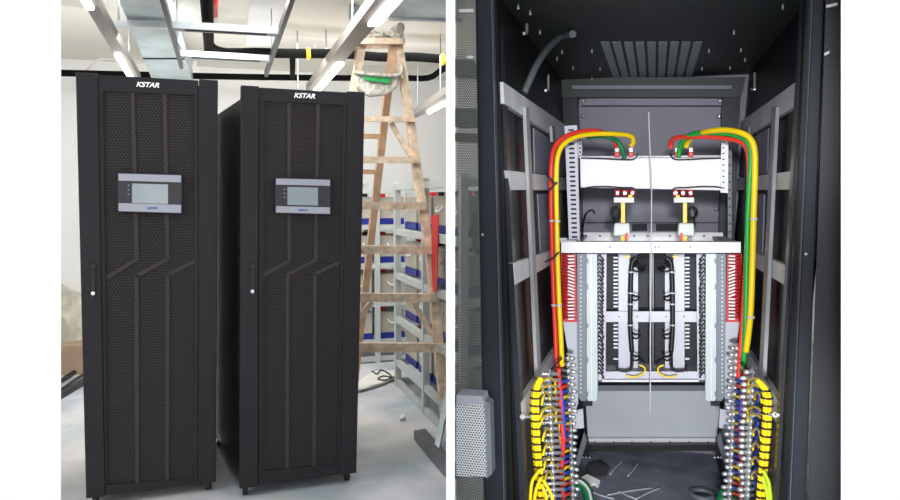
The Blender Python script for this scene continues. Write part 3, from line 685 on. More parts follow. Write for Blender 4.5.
# ---- upper crossbar
t = Thing('crossbar', 'upper bright white metal crossbar carrying the cable lugs', 'crossbar', Rd(651, 191, 3.0))
bm = B(); slab(bm, [(580, 156.5), (721.5, 155.5), (721.5, 190.5), (580.5, 187.5)], 3.0, .02); pnl = t.part('plate', bm, M['rwhite'], bevel=.003)
bm = B(); prism(bm, [Rd(580, 156.5, 3.0), Rd(721.5, 155.5, 3.0), Rd(721.5, 155.5, 3.0) + RD * .1, Rd(580, 156.5, 3.0) + RD * .1], UP * -.01); t.part('upper_flange', bm, M['rwhite'])
for s in (1, -1):
    X = lambda x: x if s > 0 else 1308 - x
    side = 'left' if s > 0 else 'right'
    # connector stacks: lugs above, studs below, insulator and copper strip
    t = Thing('cable_connector', 'red stud connector with yellow strip under the %s half of the white crossbar' % side, 'connector', Rd(X(624), 240, 3.05), 'stud connectors under the crossbar')
    for x in (617.5, 625, 632.5):
        bm = B(); slab(bm, [(X(x) - 2.6, 190), (X(x) + 2.6, 190), (X(x) + 2.6, 196), (X(x) - 2.6, 196)], 2.985, .03); st = t.part('red_stud', bm, M['red'], bevel=.003)
        bm = B(); g = Rd(X(x), 193, 2.985); cyl(bm, g, g - RD * .012, .006, 6); t.part('nut', bm, M['stud'], st)
    xs = sorted((X(614), X(634)))
    bm = B(); slab(bm, [(xs[0], 197.5), (xs[1], 197.5), (xs[1], 202.5), (xs[0], 202.5)], 2.99, .04); t.part('insulator', bm, M['white'])
    xs = sorted((X(621), X(625)))
    bm = B(); slab(bm, [(xs[0], 202), (xs[1], 202), (xs[1], 241), (xs[0], 241)], 3.0, .012); t.part('yellow_strip', bm, M['cyel'])
    xs = sorted((X(628.5), X(632)))
    bm = B(); slab(bm, [(xs[0], 195), (xs[1], 195), (xs[1], 198), (xs[0], 198)], 2.98, .012); t.part('yellow_tag', bm, M['cyel'])
    bm = B(); xs = sorted((X(614), X(629.5))); slab(bm, [(xs[0], 223), (xs[1], 223), (xs[1] + 1, 236), (xs[0] - 1, 236)], 2.97, .05); cb = t.part('clear_block', bm, M['clear'], bevel=.006)
    xs = sorted((X(625), X(628)))
    bm = B(); slab(bm, [(xs[0], 233), (xs[1], 233), (xs[1] - 1, 241), (xs[0], 241)], 2.96, .01); t.part('red_tag', bm, M['red'])
    # lug pair on top
    for x, nm in ((617, 'outer'), (631, 'inner')):
        t = Thing('cable_lug', 'red and white cable lug on the %s of the crossbar top, %s one' % (side, nm), 'cable lug', Rd(X(x), 156, 2.99), 'cable lugs on the crossbar')
        bm = B(); slab(bm, [(X(x) - 2.5, 152), (X(x) + 2.5, 152), (X(x) + 2.5, 157), (X(x) - 2.5, 157)], 2.985, .03); t.part('red_base', bm, M['red'], bevel=.003)
        bm = B(); slab(bm, [(X(x) - 2, 148), (X(x) + 1.6, 147.6), (X(x) + 1.9, 151.8), (X(x) - 1.8, 152)], 2.98, .02); t.part('white_sleeve', bm, M['white'])
        bm = B(); slab(bm, [(X(x) - 1.6, 145), (X(x) + 1.6, 144.5), (X(x) + 1.6, 147.8), (X(x) - 1.8, 148)], 2.98, .02); t.part('black_boot', bm, M['cblk'])
    # black coil by connector
    tb = B()
    for k in range(4):
        cx, cy, r = X(614.5 + k * .9), 212.5 + k * .5, 4.6 + .6 * math.sin(k)
        pts = [Rd(cx + r * .9 * math.cos(a * .5236), cy + r * 1.25 * math.sin(a * .5236), 3.1 + .008 * k) for a in range(13)]
        tube(tb, pts, .0032, 6, 2)
    tube(tb, [Rd(X(614.5), 217, 3.1), Rd(X(613.5), 222, 3.08), Rd(X(614), 229, 3.06)], .0035, 6)
    single('wire_coil', tb, M['cblk'], 'small coil of black wire beside the %s stud connector' % side, 'wire', 'black wire coils')
    # thin sensing wires along the crossbar edges
    tb = B(); tube(tb, [Rd(X(581), 158, 2.985), Rd(X(600), 158.5, 2.98), Rd(X(622), 159.5, 2.98), Rd(X(634), 159, 2.98), Rd(X(638), 153, 2.98)], .003, 6); single('sensing_wire', tb, M['cblk'], 'thin black wire along the upper edge of the crossbar, %s half' % side, 'wire', 'thin wires on the crossbar')
    tb = B(); tube(tb, [Rd(X(581), 190, 2.985), Rd(X(590), 187, 2.98), Rd(X(606), 186.5, 2.98), Rd(X(622), 187.5, 2.98), Rd(X(633), 188, 2.98), Rd(X(637), 193, 2.98)], .003, 6); single('sensing_wire', tb, M['cblk'], 'thin black wire along the lower edge of the crossbar, %s half' % side, 'wire', 'thin wires on the crossbar')
tb = B(); tube(tb, [Rd(582, 238, 3.1), Rd(583, 225, 3.15), Rd(586, 214, 3.2), Rd(592, 210, 3.2), Rd(595, 214, 3.2)], .0045, 6); single('tail_wire', tb, M['cblk'], 'black wire tail with silver ends rising left under the crossbar', 'wire')
for (x, y) in ((586, 214), (594.5, 213.5), (583, 229)):
    pass
# white cord hanging in front
tb = B(); tube(tb, [Rd(648.6, 112, 2.86), Rd(650, 150, 2.86), Rd(651.5, 190, 2.86), Rd(651.3, 250, 2.86), Rd(650.5, 330, 2.86), Rd(650.3, 414, 2.86)], .0024, 8); single('string', tb, M['cord'], 'thin white cord hanging down the middle of the open cabinet', 'cord')

# ---- middle shelf frame
t = Thing('shelf_frame', 'white metal shelf frame across the middle of the open cabinet', 'shelf frame', Rd(651, 253, 2.9))
bm = B(); slab(bm, [(561, 241.8), (741, 242), (741, 253), (561, 253)], 2.9, .02); fb = t.part('front_bar', bm, M['rwhite'], bevel=.002)
zb = Rd(651, 242, 2.9).z
bm = B(); slab(bm, [(580, 232.5), (723, 232.5), (723, 241), (580, 241)], 3.45, .02); rb = t.part('rear_bar', bm, M['rwhite'])
A = Rd(561, 241.8, 2.9).dot(RR); A2r = Rd(741, 241.8, 2.9).dot(RR)
for a, sg in ((A, 1), (A2r, -1)):
    bm = B(); prism(bm, [Rw(a, 2.92, zb), Rw(a + sg * .06, 2.92, zb), Rw(a + sg * .06, 3.45, zb), Rw(a, 3.45, zb)], UP * -.012); t.part('side_bar', bm, M['rplate'])
for x in (655, 658.5, 610, 690):
    bm = B(); g = Rd(x, 247, 2.9); cyl(bm, g, g - RD * .004, .004, 8); t.part('screw', bm, M['rgrey'], fb)
for x in (600, 634, 648, 670, 704):
    bm = B(); g = Rd(x, 236, 3.45); cyl(bm, g, g - RD * .004, .006, 8); t.part('screw', bm, M['rgrey'], rb)
bm = B(); slab(bm, [(558, 238), (567, 238), (566, 242), (558, 242)], 2.95, .02); t.part('corner_tab', bm, M['rplate'])

# ---- module bay below the shelf (mirrored about the middle)
def bay(s):
    X = (lambda x: x) if s > 0 else (lambda x: 1303 - x)
    side = 'left' if s > 0 else 'right'
    def sl(bm, px, d, th): slab(bm, [(X(x), y) for x, y in px], d, th)
    # red connector strip
    t = Thing('red_terminal_block', 'red terminal block with white wire sleeves, %s side under the shelf' % side, 'terminal block', Rd(X(568), 325, 2.9), 'red terminal blocks')
    bm = B(); sl(bm, [(561, 254), (576, 254), (577, 322), (563, 322)], 2.96, .03); t.part('backing', bm, M['red'])
    for i in range(20):
        y = 256 + i * 3.3
        bm = B(); tube(bm, [Rd(X(562.5), y, 2.95), Rd(X(566), y - 1.0, 2.93), Rd(X(570), y + .4, 2.94)], .0045, 6, 3); t.part('red_wire', bm, M['red'])
        bm = B(); sk = -1.6 if 3 < i < 13 else .2
        bar(bm, Rd(X(568), y + sk, 2.925), Rd(X(574.5), y - sk * .6, 2.925), .008, .0062); t.part('white_sleeve', bm, M['white'])
    # plate beside
    t = Thing('bay_side_plate', 'light grey bay side plate below the %s red terminal block' % side, 'plate', Rd(X(572), 410, 2.95), 'bay side plates')
    bm = B(); sl(bm, [(563, 322), (577.5, 322), (578, 404), (572, 420), (567, 420), (567.5, 350)], 2.97, .015); pp = t.part('plate', bm, M['rplate'])
    bm = B(); sl(bm, [(572, 411), (583, 409), (584, 428), (573, 429)], 3.0, .01); t.part('foot_tab', bm, M['rplate'])
    # grey slotted profile + pale profile
    t = Thing('slotted_profile', 'mid grey slotted vertical profile on the %s of the module bay' % side, 'profile', Rd(X(582), 400, 2.9), 'slotted profiles of the module bay')
    bm = B(); sl(bm, [(577, 254), (586, 254), (586.5, 401), (581, 401), (578, 396)], 2.92, .04); gp = t.part('profile', bm, M['rgrey'])
    for i in range(34):
        y = 257 + i * 4.1
        bm = B(); g = Rd(X(580.8 + i * .01), y, 2.918); sl(bm, [(580, y - .9), (581.5, y - .9), (581.5, y + .9), (580, y + .9)], 2.918, .004); t.part('slot', bm, M['rpale'], gp)
    bm = B(); sl(bm, [(583, 401), (592, 401), (592, 406), (583, 406)], 2.94, .03); t.part('foot', bm, M['dark'])
    t = Thing('pale_profile', 'pale vertical profile with a bright edge on the %s of the module bay' % side, 'profile', Rd(X(591), 400, 2.88), 'pale profiles of the module bay')
    bm = B(); sl(bm, [(586.5, 254), (597, 254), (597.5, 399), (596, 401), (588, 401), (586.8, 398)], 2.9, .04); pp = t.part('profile', bm, M['rpale'])
    bm = B(); sl(bm, [(590.5, 254), (591.2, 254), (592, 400), (591.3, 400)], 2.897, .004); t.part('groove', bm, M['rgalv'], pp)
    for y in (261, 287, 326, 360, 394):
        bm = B(); sl(bm, [(586.9, y - 2.4), (588.3, y - 2.4), (588.3, y + 2.4), (586.9, y + 2.4)], 2.896, .004); t.part('slot', bm, M['rgrey'], pp)
    # zig-zag wires
    t = Thing('wire_comb', 'comb of zigzag black wires inside the %s pale profile' % side, 'wiring', Rd(X(600), 380, 2.95), 'zigzag wire combs')
    bm = B(); sl(bm, [(597.5, 254), (606.5, 254), (605.5, 380), (598, 380)], 2.99, .01); t.part('white_backing', bm, M['rplate'])
    for i in range(30):
        y = 257 + i * 4.05; j = random.uniform(-1, 1)
        bm = B(); tube(bm, [Rd(X(597.8), y + j, 2.965), Rd(X(599.5), y - 1.8, 2.95), Rd(X(602 + j * .6), y + 1.2, 2.94), Rd(X(603.6 + j * .5), y + 2.6 + j, 2.955), Rd(X(602), y + 3.4, 2.965)], .0026, 6, 3); t.part('black_wire', bm, M['cblk'])
    # backplane with pins
    t = Thing('module_backplane', 'dark module backplane with a column of white pins, %s side' % side, 'backplane', Rd(X(613), 372, 3.1), 'module backplanes')
    bm = B(); sl(bm, [(606.5, 254), (619, 254), (619, 373), (606, 373)], 3.12, .02); t.part('board', bm, M['dark'])
    for i in range(30):
        y = 257 + i * 3.75
        if 309 < y < 323: continue
        if y > 345 and i % 3: continue
        bm = B(); sl(bm, [(613.5, y), (618, y), (618, y + 1.5), (613.5, y + 1.5)], 3.1, .02); t.part('pin', bm, M['white'])
    t = Thing('divider_plate', 'white vertical divider plate left of the harness' if s > 0 else 'white vertical divider plate right of the harness', 'plate', Rd(X(624), 372, 3.05), 'white divider plates')
    bm = B(); sl(bm, [(618.5, 254), (629.5, 254), (630, 372), (618.5, 372)], 3.06, .015); dv = t.part('plate', bm, M['rplate'])
    bm = B(); sl(bm, [(632.5, 266), (638, 266), (638, 371), (632.5, 371)], 3.1, .015); t.part('inner_plate', bm, M['rplate'])
    bm = B(); sl(bm, [(624.5, 256), (630, 255), (630.5, 257.5), (625, 258)], 3.05, .005); t.part('yellow_tag', bm, M['cyel'], dv)
    # black harness
    t = Thing('wiring_harness', 'black bound wiring harness running down beside the %s divider plate' % side, 'wiring harness', Rd(X(631), 365, 3.0), 'black wiring harnesses')
    hp = [(637, 258), (632.5, 262), (631, 275), (630.5, 300), (630.5, 330), (632, 352), (632, 366), (627, 371), (616, 370)]
    bm = B(); tube(bm, [Rd(X(x), y, 3.0) for x, y in hp[:6]], .010, 8); t.part('bundle', bm, M['cblk'])
    bm = B(); tube(bm, [Rd(X(x), y, 3.0) for x, y in hp[4:]], .0055, 8); t.part('tail', bm, M['cblk'])
    for y in (272, 293, 304, 325):
        bm = B(); g = Rd(X(630.6), y, 3.0); cyl(bm, g - UP * .003, g + UP * .003, .0125, 10); t.part('cable_tie', bm, M['cord'])
    for (y, x2) in ((268, 645), (297, 639), (335, 640), (357, 640)):
        bm = B(); tube(bm, [Rd(X(631), y - 3, 3.0), Rd(X((631 + x2) / 2), y - 1, 2.98), Rd(X(x2), y, 3.02), Rd(X((631 + x2) / 2 + 1), y + 3.5, 2.99), Rd(X(632), y + 2, 3.0)], .004, 6); t.part('branch_wire', bm, M['cblk'])
    tb = B()
    for k in range(3):
        pts = [Rd(X(643 + 5.2 * math.cos(a * .5236)), 264 + k * 2 + 4.2 * math.sin(a * .5236), 3.08 + .006 * k) for a in range(13)]
        tube(tb, pts, .003, 6, 2)
    single('wire_loop', tb, M['cblk'], 'looped black wire hanging in front of the %s dark module' % side, 'wire', 'black wire loops')
    # dark module
    t = Thing('dark_module', 'tall dark module beside the white cord, %s one' % side, 'module', Rd(X(644), 370, 3.2), 'dark modules')
    bm = B(); sl(bm, [(637, 254), (649, 254), (649, 371), (637, 371)], 3.18, .1); t.part('case', bm, M['dark'], bevel=.004)
    bm = B(); sl(bm, [(649.3, 254), (650.5, 254), (650.5, 371), (649.3, 371)], 3.16, .1); t.part('edge_strip', bm, M['conduit'])
    # yellow earth wire
    tb = B(); tube(tb, [Rd(X(x), y, 2.96) for x, y in ((626, 375.5), (634, 377), (641, 375), (645, 371), (644, 367), (639, 365))], .0042, 6); single('earth_wire', tb, M['cyel'], 'yellow wire curling at the foot of the %s dark module' % side, 'wire', 'yellow wires at the module feet')
bay(1); bay(-1)
t = Thing('bay_rail', 'pale horizontal rail crossing the module bay at mid height', 'rail', Rd(651, 322, 3.04))
bm = B(); slab(bm, [(606, 311.5), (697, 311.5), (697, 322), (606, 322)], 3.045, .01); t.part('rail', bm, M['rplate'])
for x in (619, 637, 666, 684):
    bm = B(); g = Rd(x, 316.5, 3.045); cyl(bm, g, g - RD * .004, .004, 8); t.part('screw', bm, M['rgrey'])
t = Thing('ledge', 'pale base ledge under the module bay', 'ledge', Rd(651, 382, 2.98))
bm = B(); slab(bm, [(604, 371.5), (698, 371.5), (698.5, 381), (603, 381)], 3.0, .01); t.part('front_edge', bm, M['rplate'])
bm = B(); zz = Rd(651, 372, 3.0).z; prism(bm, [Rd(604, 372, 3.01), Rd(698, 372, 3.01), Rw(Rd(698, 372, 3.01).dot(RR), 3.3, zz), Rw(Rd(604, 372, 3.01).dot(RR), 3.3, zz)], UP * -.008); t.part('deck', bm, M['rplate'])
bm = B(); slab(bm, [(602, 380.2), (699, 380.2), (699, 381.8), (602, 381.8)], 2.97, .02); t.part('bright_lip', bm, M['rwhite'])
# lower baffle plate
t = Thing('lower_baffle', 'grey steel baffle plate behind the cabinet floor, under the module bay', 'plate', Rd(651, 445, 3.85))
bm = B(); slab(bm, [(585, 386), (721, 386), (717, 441), (588, 441)], 3.84, .015); t.part('plate', bm, M['rbaffle'])
bm = B(); slab(bm, [(586, 385.5), (720, 385.5), (719, 391), (586, 391)], 3.82, .015); t.part('upper_fold', bm, M['rgrey'])
bm = B(); slab(bm, [(589, 438.5), (716, 438.5), (715.5, 444.5), (589.5, 444.5)], 3.8, .02); lip = t.part('lower_lip', bm, M['rwhite'])
for x in (595, 614, 632, 651, 670, 689, 708):
    bm = B(); g = Rd(x, 442, 3.8); cyl(bm, g, g - RD * .004, .005, 8); t.part('screw', bm, M['rgrey'], lip)
bm = B(); slab(bm, [(586, 445), (717, 445), (718, 451), (585, 451)], 3.74, .04); t.part('black_kick', bm, M['black'])
for s in (-1, 1):
    X = (lambda x: x) if s < 0 else (lambda x: 1304 - x)
    t = Thing('bottom_bracket', 'black bolted corner bracket at the %s end of the baffle' % ('left' if s < 0 else 'right'), 'bracket', Rd(X(585), 458, 3.55), 'corner brackets on the cabinet floor')
    bm = B(); slab(bm, [(X(581), 440), (X(588), 440), (X(588), 458), (X(581), 458)], 3.7, .03); t.part('plate', bm, M['black'])
    bm = B(); slab(bm, [(X(570), 482), (X(573), 484), (X(587), 441), (X(584), 432)], 3.45, .02); t.part('sloping_edge', bm, M['rgrey'])
    for (x, y) in ((583, 457.5), (586, 457.5), (589.5, 457.5)):
        bm = B(); g = Rd(X(x), y, 3.68); ball(bm, g, .006, 1); t.part('bolt', bm, M['stud'])

# ---- power cables
def cable(name, pts, r, m, label, group, ties=(), tiem=None, cat='cable'):
    P = [Rd(x, y, d) for x, y, d in pts]
    t = Thing(name, label, cat, P[-1], group)
    bm = B(); tube(bm, P, r, 10, 8); t.part('sheath', bm, m)
    for (x, y, d) in ties:
        bm = B(); g = Rd(x, y, d); 
        cyl(bm, g - UP * .004, g + UP * .004, r * 1.25, 10); t.part('cable_tie', bm, tiem or M['cord'])
R1 = .0098
GL, GR = 'power cables on the left of the open cabinet', 'power cables on the right of the open cabinet'
cable('power_cable', [(616.5, 148, 2.99), (615, 142, 2.97), (609, 135.5, 2.95), (596, 131, 2.9), (580, 132, 2.85), (565, 137, 2.8), (555, 147, 2.77), (551.5, 163, 2.75), (551, 195, 2.75), (552, 240, 2.75), (553.5, 290, 2.75), (555.5, 335, 2.75), (557, 372, 2.75), (559, 392, 2.78)], R1, M['cred'], 'red power cable arching from the crossbar down the left side', GL, [(552, 221, 2.75), (554, 305, 2.75)])
cable('power_cable', [(631, 146, 2.98), (633.5, 141, 2.97), (630, 136, 2.95), (615, 134, 2.9), (595, 134, 2.85), (578, 136.5, 2.8), (565, 143, 2.75), (558, 155, 2.72), (556.3, 175, 2.71), (556.5, 210, 2.71), (557.5, 255, 2.71), (559, 300, 2.71), (561, 340, 2.71), (562, 366, 2.73)], R1, M['cyel'], 'yellow power cable arching from the crossbar down the left side', GL, [(557.2, 221, 2.71), (559, 305, 2.71)])
cable('earth_cable', [(624.5, 158, 2.97), (622.5, 150, 2.96), (617, 141, 2.95), (608, 137, 2.93), (598, 136, 2.93), (588, 137.5, 2.9)], R1, M['cgrd'], 'dark green cable dropping onto the left half of the crossbar', GL)
cable('power_cable', [(671, 148, 2.99), (671, 142, 2.98), (676, 138, 2.95), (690, 136.8, 2.9), (708, 136.8, 2.85), (728, 138.5, 2.8), (741, 142, 2.77), (747.5, 150, 2.75), (749.2, 165, 2.74), (749, 195, 2.76), (747, 240, 2.77), (744.5, 290, 2.77), (741.8, 335, 2.77), (738.5, 378, 2.77)], R1, M['cred'], 'red power cable arching from the crossbar down the right side', GR)
cable('earth_cable', [(678.5, 157, 2.97), (680, 148, 2.96), (684, 139.5, 2.93), (694, 134, 2.88), (712, 132.8, 2.82), (730, 134, 2.77), (743, 138, 2.74), (749, 145, 2.73), (751, 158, 2.73), (749.5, 185, 2.73), (748, 215, 2.73), (747, 255, 2.73), (746.2, 300, 2.73), (745, 340, 2.73), (743.2, 372, 2.74)], R1, M['cgrn'], 'green cable arching from the crossbar down the right side', GR)
cable('power_cable', [(686, 147, 2.98), (689, 141, 2.96), (696, 135, 2.9), (708, 131.5, 2.82), (725, 130, 2.76), (740, 132.5, 2.71), (750, 138.5, 2.69), (754.5, 150, 2.68), (755, 172, 2.68), (753.8, 210, 2.68), (752.5, 260, 2.68), (751, 305, 2.68), (749, 330, 2.69), (746, 352, 2.70)], R1 + .001, M['cyel'], 'yellow power cable arching from the crossbar down the right side', GR, [(753.6, 219, 2.68), (751, 317, 2.68)])
def crosstie(label, pts):
    tb = B(); tube(tb, [Rd(x, y, 2.66) for x, y in pts], .0038, 6, 4); single('cable_tie', tb, M['cblk'], label, 'cable tie')
crosstie('black tie crossed round the left red and yellow cables beside the middle rail', [(547, 176), (551, 179), (555, 184), (557, 182), (553, 186), (549, 190)])
crosstie('black tie slanting across the left cables below the shelf level', [(545, 262), (553, 258), (559, 252)])
crosstie('black tie slanting across the left cables above the terminal bolts', [(551, 370), (556, 364), (562, 358)])
crosstie('black tie slanting across the right cables above the terminal bolts', [(740, 362), (746, 368), (752, 373)])

# ---- terminal bolt columns with jumper wires and yellow bundles
def column(px, d, n, blen, label, sdir, group, jitter=.6):
    (x0, y0), (x1, y1) = px
    t = Thing('terminal_column', label, 'terminal strip', Rd(x1, y1, d), group)
    bm = B(); slab(bm, [(x0 - 1.6, y0 - 4), (x0 + 1.6, y0 - 4), (x1 + 1.6, y1), (x1 - 1.6, y1)], d + .012, .01); t.part('mounting_strip', bm, M['rgalv'])
    for i in range(n):
        k = (i / (n - 1)) ** 1.0; x = x0 + (x1 - x0) * k; y = y0 + (y1 - y0) * k
        g = Rd(x, y, d); l = blen * (1 + .25 * random.uniform(-1, 1))
        ax = (RR * sdir - RD * .55 + UP * .06).normalized()
        bm = B(); cyl(bm, g - ax * l * .5, g + ax * l * .5, .0068, 8); cyl(bm, g - ax * .004, g + ax * .008, .0125, 6)
        cyl(bm, g + ax * l * .28, g + ax * l * .40, .0095, 6)
        t.part('bolt', bm, M['stud'])
    return t
GT = 'terminal bolt columns'
column(((549, 374), (555, 520)), 2.6, 25, .078, 'outer column of zinc terminal bolts, left side, next to the yellow bundle', -1, GT)
column(((568, 358), (573, 520)), 2.78, 26, .06, 'inner column of zinc terminal bolts, left side, below the red block', 1, GT)
column(((753, 372), (747, 520)), 2.6, 25, .078, 'outer column of zinc terminal bolts, right side, next to the yellow bundle', -1, GT)
column(((736.5, 348), (729, 520)), 2.78, 27, .06, 'inner column of zinc terminal bolts, right side, below the red block', -1, GT)
t = Thing('insulating_strip', 'white clear strip running down the left outer bolt column', 'strip', Rd(548, 410, 2.56))
def bundle(s):
    pass
# long stand-off bolts holding the columns
bpy.data.objects.remove(t.o)
for (a, b, lb) in (((521, 416.5), (549, 418), 'left'), ((752, 414), (778, 415), 'right')):
    t = Thing('standoff_bolt', 'long zinc stand-off bolt crossing the yellow bundle on the %s' % lb, 'bolt', Rd(a[0], a[1], 2.5), 'stand-off bolts')
    bm = B(); p, q = Rd(*a, 2.14 if lb == 'left' else 2.5), Rd(*b, 2.5 if lb == 'left' else 2.14); cyl(bm, p, q, .0045, 8); t.part('shank', bm, M['stud'])
    for k in (.05, .5, .9):
        bm = B(); g = p.lerp(q, k); ax = (q - p).normalized(); cyl(bm, g - ax * .005, g + ax * .005, .0085, 6); t.part('nut', bm, M['stud'])
# vertical coloured feeder wires between the bolt columns
def wires(side):
    X = (lambda x: x) if side < 0 else (lambda x: 1304 - x)
    nm = 'left' if side < 0 else 'right'
    spec = [('cred', [(558, 368), (560, 395), (561, 415), (563, 440), (561.5, 470), (563, 505)], .010, 'red'),
            ('cblu', [(556, 380), (562, 400), (564, 430), (560, 455), (562, 478), (558, 505)], .007, 'blue'),
            ('cpur', [(561, 390), (563, 412), (562, 425), (565, 440)], .007, 'purple'),
            ('cyel', [(559, 374), (556, 395), (560, 410), (559, 432), (561, 450), (557, 470)], .005, 'yellow')]
    if side > 0: spec.append(('cgrn', [(554, 400), (560, 430), (559, 465), (564, 505)], .008, 'green'))
    for mt, pts, r, cn in spec:
        tb = B(); tube(tb, [Rd(X(x), y, 2.68) for x, y in pts], r, 8); single('feeder_wire', tb, M[mt], '%s wire threading down between the %s bolt columns' % (cn, nm), 'wire', 'coloured wires between the bolt columns')
    # short jumpers
    cols = ['cblu', 'cred', 'cblu', 'cyel', 'cblu', 'cpur', 'cyel', 'cblu', 'cyel', 'cred']
    names = {'cblu': 'blue', 'cred': 'red', 'cyel': 'yellow', 'cpur': 'purple'}
    for i in range(22):
        y = 380 + i * 5.4; c = cols[i % len(cols)]; x0 = 563 + .025 * (y - 380)
        tb = B(); tube(tb, [Rd(X(x0 + 5), y, 2.76), Rd(X(x0 + 1), y + 1, 2.72), Rd(X(x0 - 2.5), y + 4, 2.7)], .0062, 6, 4)
        single('jumper_wire', tb, M[c], 'short %s jumper wire on the %s inner bolt column' % (names[c], nm), 'wire', '%s jumpers on the %s inner bolt column' % (names[c], nm))
    for i in (0, 1, 2, 4, 5, 7, 9, 11, 13):
        y = 382 + i * 7.2; k = .03 * (y - 382)
        big = i in (0, 1, 4, 5)
        xs = (538, 542, 549, 555) if big else (541, 543, 546, 549)
        tb = B(); tube(tb, [Rd(X(xs[0] + k), y + 9, 2.27), Rd(X(xs[1] + k), y, 2.3), Rd(X(xs[2] + k), y - 4, 2.42), Rd(X(xs[3] + k), y - 1, 2.57), Rd(X(xs[3] + k - .5), y + 4, 2.58)], .0042, 6, 5)
        single('jumper_wire', tb, M['cyel'], 'thin yellow loop from the %s yellow bundle to the outer bolts' % nm, 'wire', 'yellow loops on the %s outer bolt column' % nm)
    for i in range(9 if side > 0 else 0):
        y = 386 + i * 12; k = .03 * (y - 382)
        tb = B(); tube(tb, [Rd(X(546 + k), y + 6, 2.6), Rd(X(544.5 + k), y, 2.6), Rd(X(549 + k), y - 6, 2.62)], .006, 6, 4)
        c = 'cblu' if side > 0 else 'rgrey'
        single('jumper_wire', tb, M[c], ('blue' if side > 0 else 'grey') + ' wire behind the %s outer bolt column' % nm, 'wire', 'wires behind the %s outer bolts' % nm)
    # yellow bundle
    if side < 0: ctr = [(541, 378), (537, 385), (535, 400), (535.5, 430), (537.5, 460), (540.5, 490), (542, 520)]
    else: ctr = [(757, 380), (764, 388), (767.5, 400), (766.5, 430), (764, 460), (761.5, 490), (760, 520)]
    t = Thing('wire_bundle', 'thick bundle of yellow wires bound with black ties, %s side' % nm, 'wire bundle', Rd(ctr[-1][0], ctr[-1][1], 2.26), 'yellow wire bundles')
    offs = [(0, 0), (-2.6, .3), (2.6, -.2), (1.3, .9), (-1.3, -.7)]
    for (ox, od) in offs:
        bm = B(); tube(bm, [Rd(x + ox * min(1, .35 + j * .3), y, 2.26 + od * .006) for j, (x, y) in enumerate(ctr)], .0066, 8, 6); t.part('yellow_wire', bm, M['cyel'])
    for i in range(15):
        y = 390 + i * 7.6
        for j in range(len(ctr) - 1):
            if ctr[j][1] <= y < ctr[j + 1][1]:
                k = (y - ctr[j][1]) / (ctr[j + 1][1] - ctr[j][1]); x = ctr[j][0] + (ctr[j + 1][0] - ctr[j][0]) * k
                bm = B(); g = Rd(x, y, 2.26); cyl(bm, g - UP * .0022, g + UP * .0022, .0185, 12); t.part('black_tie', bm, M['cblk'])
    # loose yellow tails at bottom
    tails = [((540, 470), (532, 482), (530, 505)), ((541, 478), (536, 490), (534, 505)), ((543, 480), (551, 494), (553, 506)), ((541, 484), (546, 496), (545, 507))] if side < 0 else [((763, 470), (769, 484), (771, 505)), ((762, 476), (767, 492), (768, 505))]
    for pts in tails:
        tb = B(); tube(tb, [Rd(x, y, 2.2) for x, y in pts], .0055, 8, 6); single('yellow_wire_tail', tb, M['cyel'] if side < 0 else mat_yg, 'loose wire fanning out at the foot of the %s yellow bundle' % nm, 'wire', 'loose wire tails at the foot of the %s bundle' % nm)
mat_yg = mat('yellow_green_sheath', (180, 214, 40), .4)
wires(-1); wires(1)
# green cables coiled on the floor of the cabinet
for (pts, lb, r) in (([(571, 500), (574, 486), (581, 483), (587, 490), (590, 505)], 'left', .022), ([(734, 500), (731, 492), (726, 491), (722, 498), (721, 508)], 'right', .02)):
    tb = B(); tube(tb, [Rd(x, y, 2.95) for x, y in pts], r, 10, 6); single('green_cable', tb, M['cgrd'], 'thick green cable bend at the bottom %s of the open cabinet' % lb, 'cable', 'green cable bends')
tb = B(); tube(tb, [Rd(x, y, 2.9) for x, y in ((574, 480), (582, 482), (589, 491), (592, 506))], .006, 8, 6); single('white_wire', tb, M['cord'], 'white wire curving over the green cable at bottom left', 'wire')
# litter on the cabinet floor
ZF = .024
def fl(x, y, z=ZF): return Pz(x, y, z)
bm = B(); prism(bm, [fl(581, 479), fl(587, 475.5), (fl(600, 482)), fl(598, 488), fl(594, 485), fl(589, 488)], UP * .008); single('paper_tag', bm, M['logo'], 'white torn paper tag lying on the cabinet floor at left', 'paper')  # glowing white lifts the tag out of the shade
for pts, lb in ((((610, 474), (616, 467), (622, 461)), 'upper left white wire offcut on the cabinet floor'), (((628, 476), (634, 469), (638, 463)), 'short white wire offcut right of the upper left one'),
                (((588, 490), (600, 495), (614, 499)), 'white wire offcut beside the paper tag'), (((607, 495), (630, 491), (652, 488)), 'long white wire offcut pointing right on the floor'),
                (((636, 499), (650, 492), (660, 488)), 'rightmost white wire offcut on the cabinet floor'), (((618, 491), (626, 495), (636, 499)), 'crossing white wire offcut in the middle of the floor')):
    tb = B(); tube(tb, [fl(x, y, ZF + .004) for x, y in pts], .0042, 6, 4); single('wire_offcut', tb, M['cord'], lb, 'wire offcut', 'wire offcuts on the cabinet floor')
t = Thing('cable_gland', 'round dark cable gland in the cabinet floor at right', 'gland', fl(702, 496))
bm = B(); g = fl(702, 497); pts = [g + (RR * math.cos(a * .5236) + RD * math.sin(a * .5236)) * .05 + UP * .012 for a in range(13)]; tube(bm, pts, .012, 8, 3); t.part('ring', bm, M['rgrey'])
bm = B(); cyl(bm, g - UP * .0, g + UP * .008, .042, 20); t.part('plug', bm, M['black'])
bm = B(); g = fl(600, 468); prism(bm, [fl(585, 475), fl(588, 464), fl(600, 462), (fl(610, 468)), fl(606, 476)], UP * .01); single('rubber_patch', bm, M['black'], 'dark rubber patch on the cabinet floor behind the paper tag', 'mat')

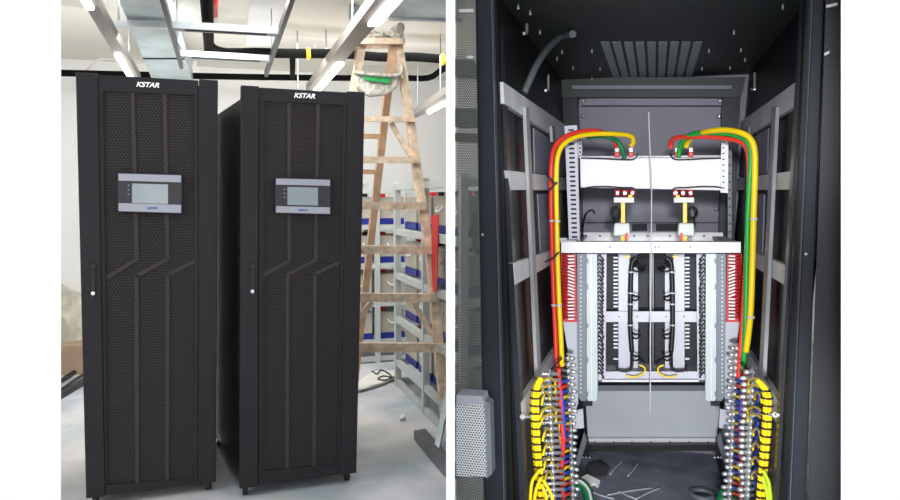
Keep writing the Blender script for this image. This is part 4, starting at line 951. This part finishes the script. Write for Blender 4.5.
# ------------------------------------------------------------------ light
def area(name, loc, target, sx, sy, e, col=(1, 1, 1)):
    l = bpy.data.lights.new(name, 'AREA'); l.shape = 'RECTANGLE'; l.size = sx; l.size_y = sy; l.energy = e; l.color = col
    o = bpy.data.objects.new(name, l); COL.objects.link(o); o.location = loc
    o.rotation_euler = (V(target) - V(loc)).to_track_quat('-Z', 'Y').to_euler(); return o
area('ceiling_lamp', Lw(-.7, 4.9, 2.55), Lw(-.9, 6.0, 0), 1.6, 1.8, 70, (1, .99, .97))
area('ceiling_lamp', Lw(1.2, 5.2, 2.55), Lw(1.3, 6.4, 0), 1.6, 1.6, 48, (1, .99, .97))
area('ceiling_lamp', Lw(.3, 3.7, 2.55), Lw(.3, 3.7, 0), 1.6, .9, 58, (1, .99, .97))
area('bounce_fill', Lw(.5, 5.2, 1.7), Lw(.5, 5.6, 3), 2.5, 1.0, 16, (1, .98, .95))  # unseen fill added to light the ceiling services from below
area('wall_fill', V((-3.2, 1.2, 2.4)), V((-2.6, 3.05, 1.4)), .6, 1.0, 30)  # unseen lamps added to wash the front wall and divider white
area('wall_fill', V((1.9, .3, 2.2)), V((1.7, 1.75, 1.4)), .5, .8, 22)
area('wall_fill', V((0, -.9, 1.0)), V((0, 1.75, 1.0)), .5, 2.0, 12)
def spot(loc, target, e, deg):
    l = bpy.data.lights.new('phone_lamp', 'SPOT'); l.energy = e; l.spot_size = math.radians(deg); l.spot_blend = 0.9; l.shadow_soft_size = .07; l.color = (.97, .98, 1)
    o = bpy.data.objects.new('phone_lamp', l); COL.objects.link(o); o.location = loc
    o.rotation_euler = (V(target) - V(loc)).to_track_quat('-Z', 'Y').to_euler()
spot(V((.12, .2, 1.62)), Rd(651, 165, 3.5), 210, 33)
spot(V((.12, .2, .98)), Rd(651, 392, 3.5), 250, 35)
w = bpy.data.worlds.new('World'); bpy.context.scene.world = w; w.use_nodes = True
bg = w.node_tree.nodes['Background']; bg.inputs[0].default_value = (.97, .98, 1, 1); bg.inputs[1].default_value = .84

cam = bpy.data.cameras.new('camera'); cam.sensor_width = 36; cam.lens = 36 * F / 900; cam.clip_start = .05
co = bpy.data.objects.new('camera', cam); COL.objects.link(co); co.location = EYE; co.rotation_euler = (math.pi / 2 - PITCH, 0, 0)
bpy.context.scene.camera = co
bpy.context.scene.view_settings.view_transform = 'Standard'
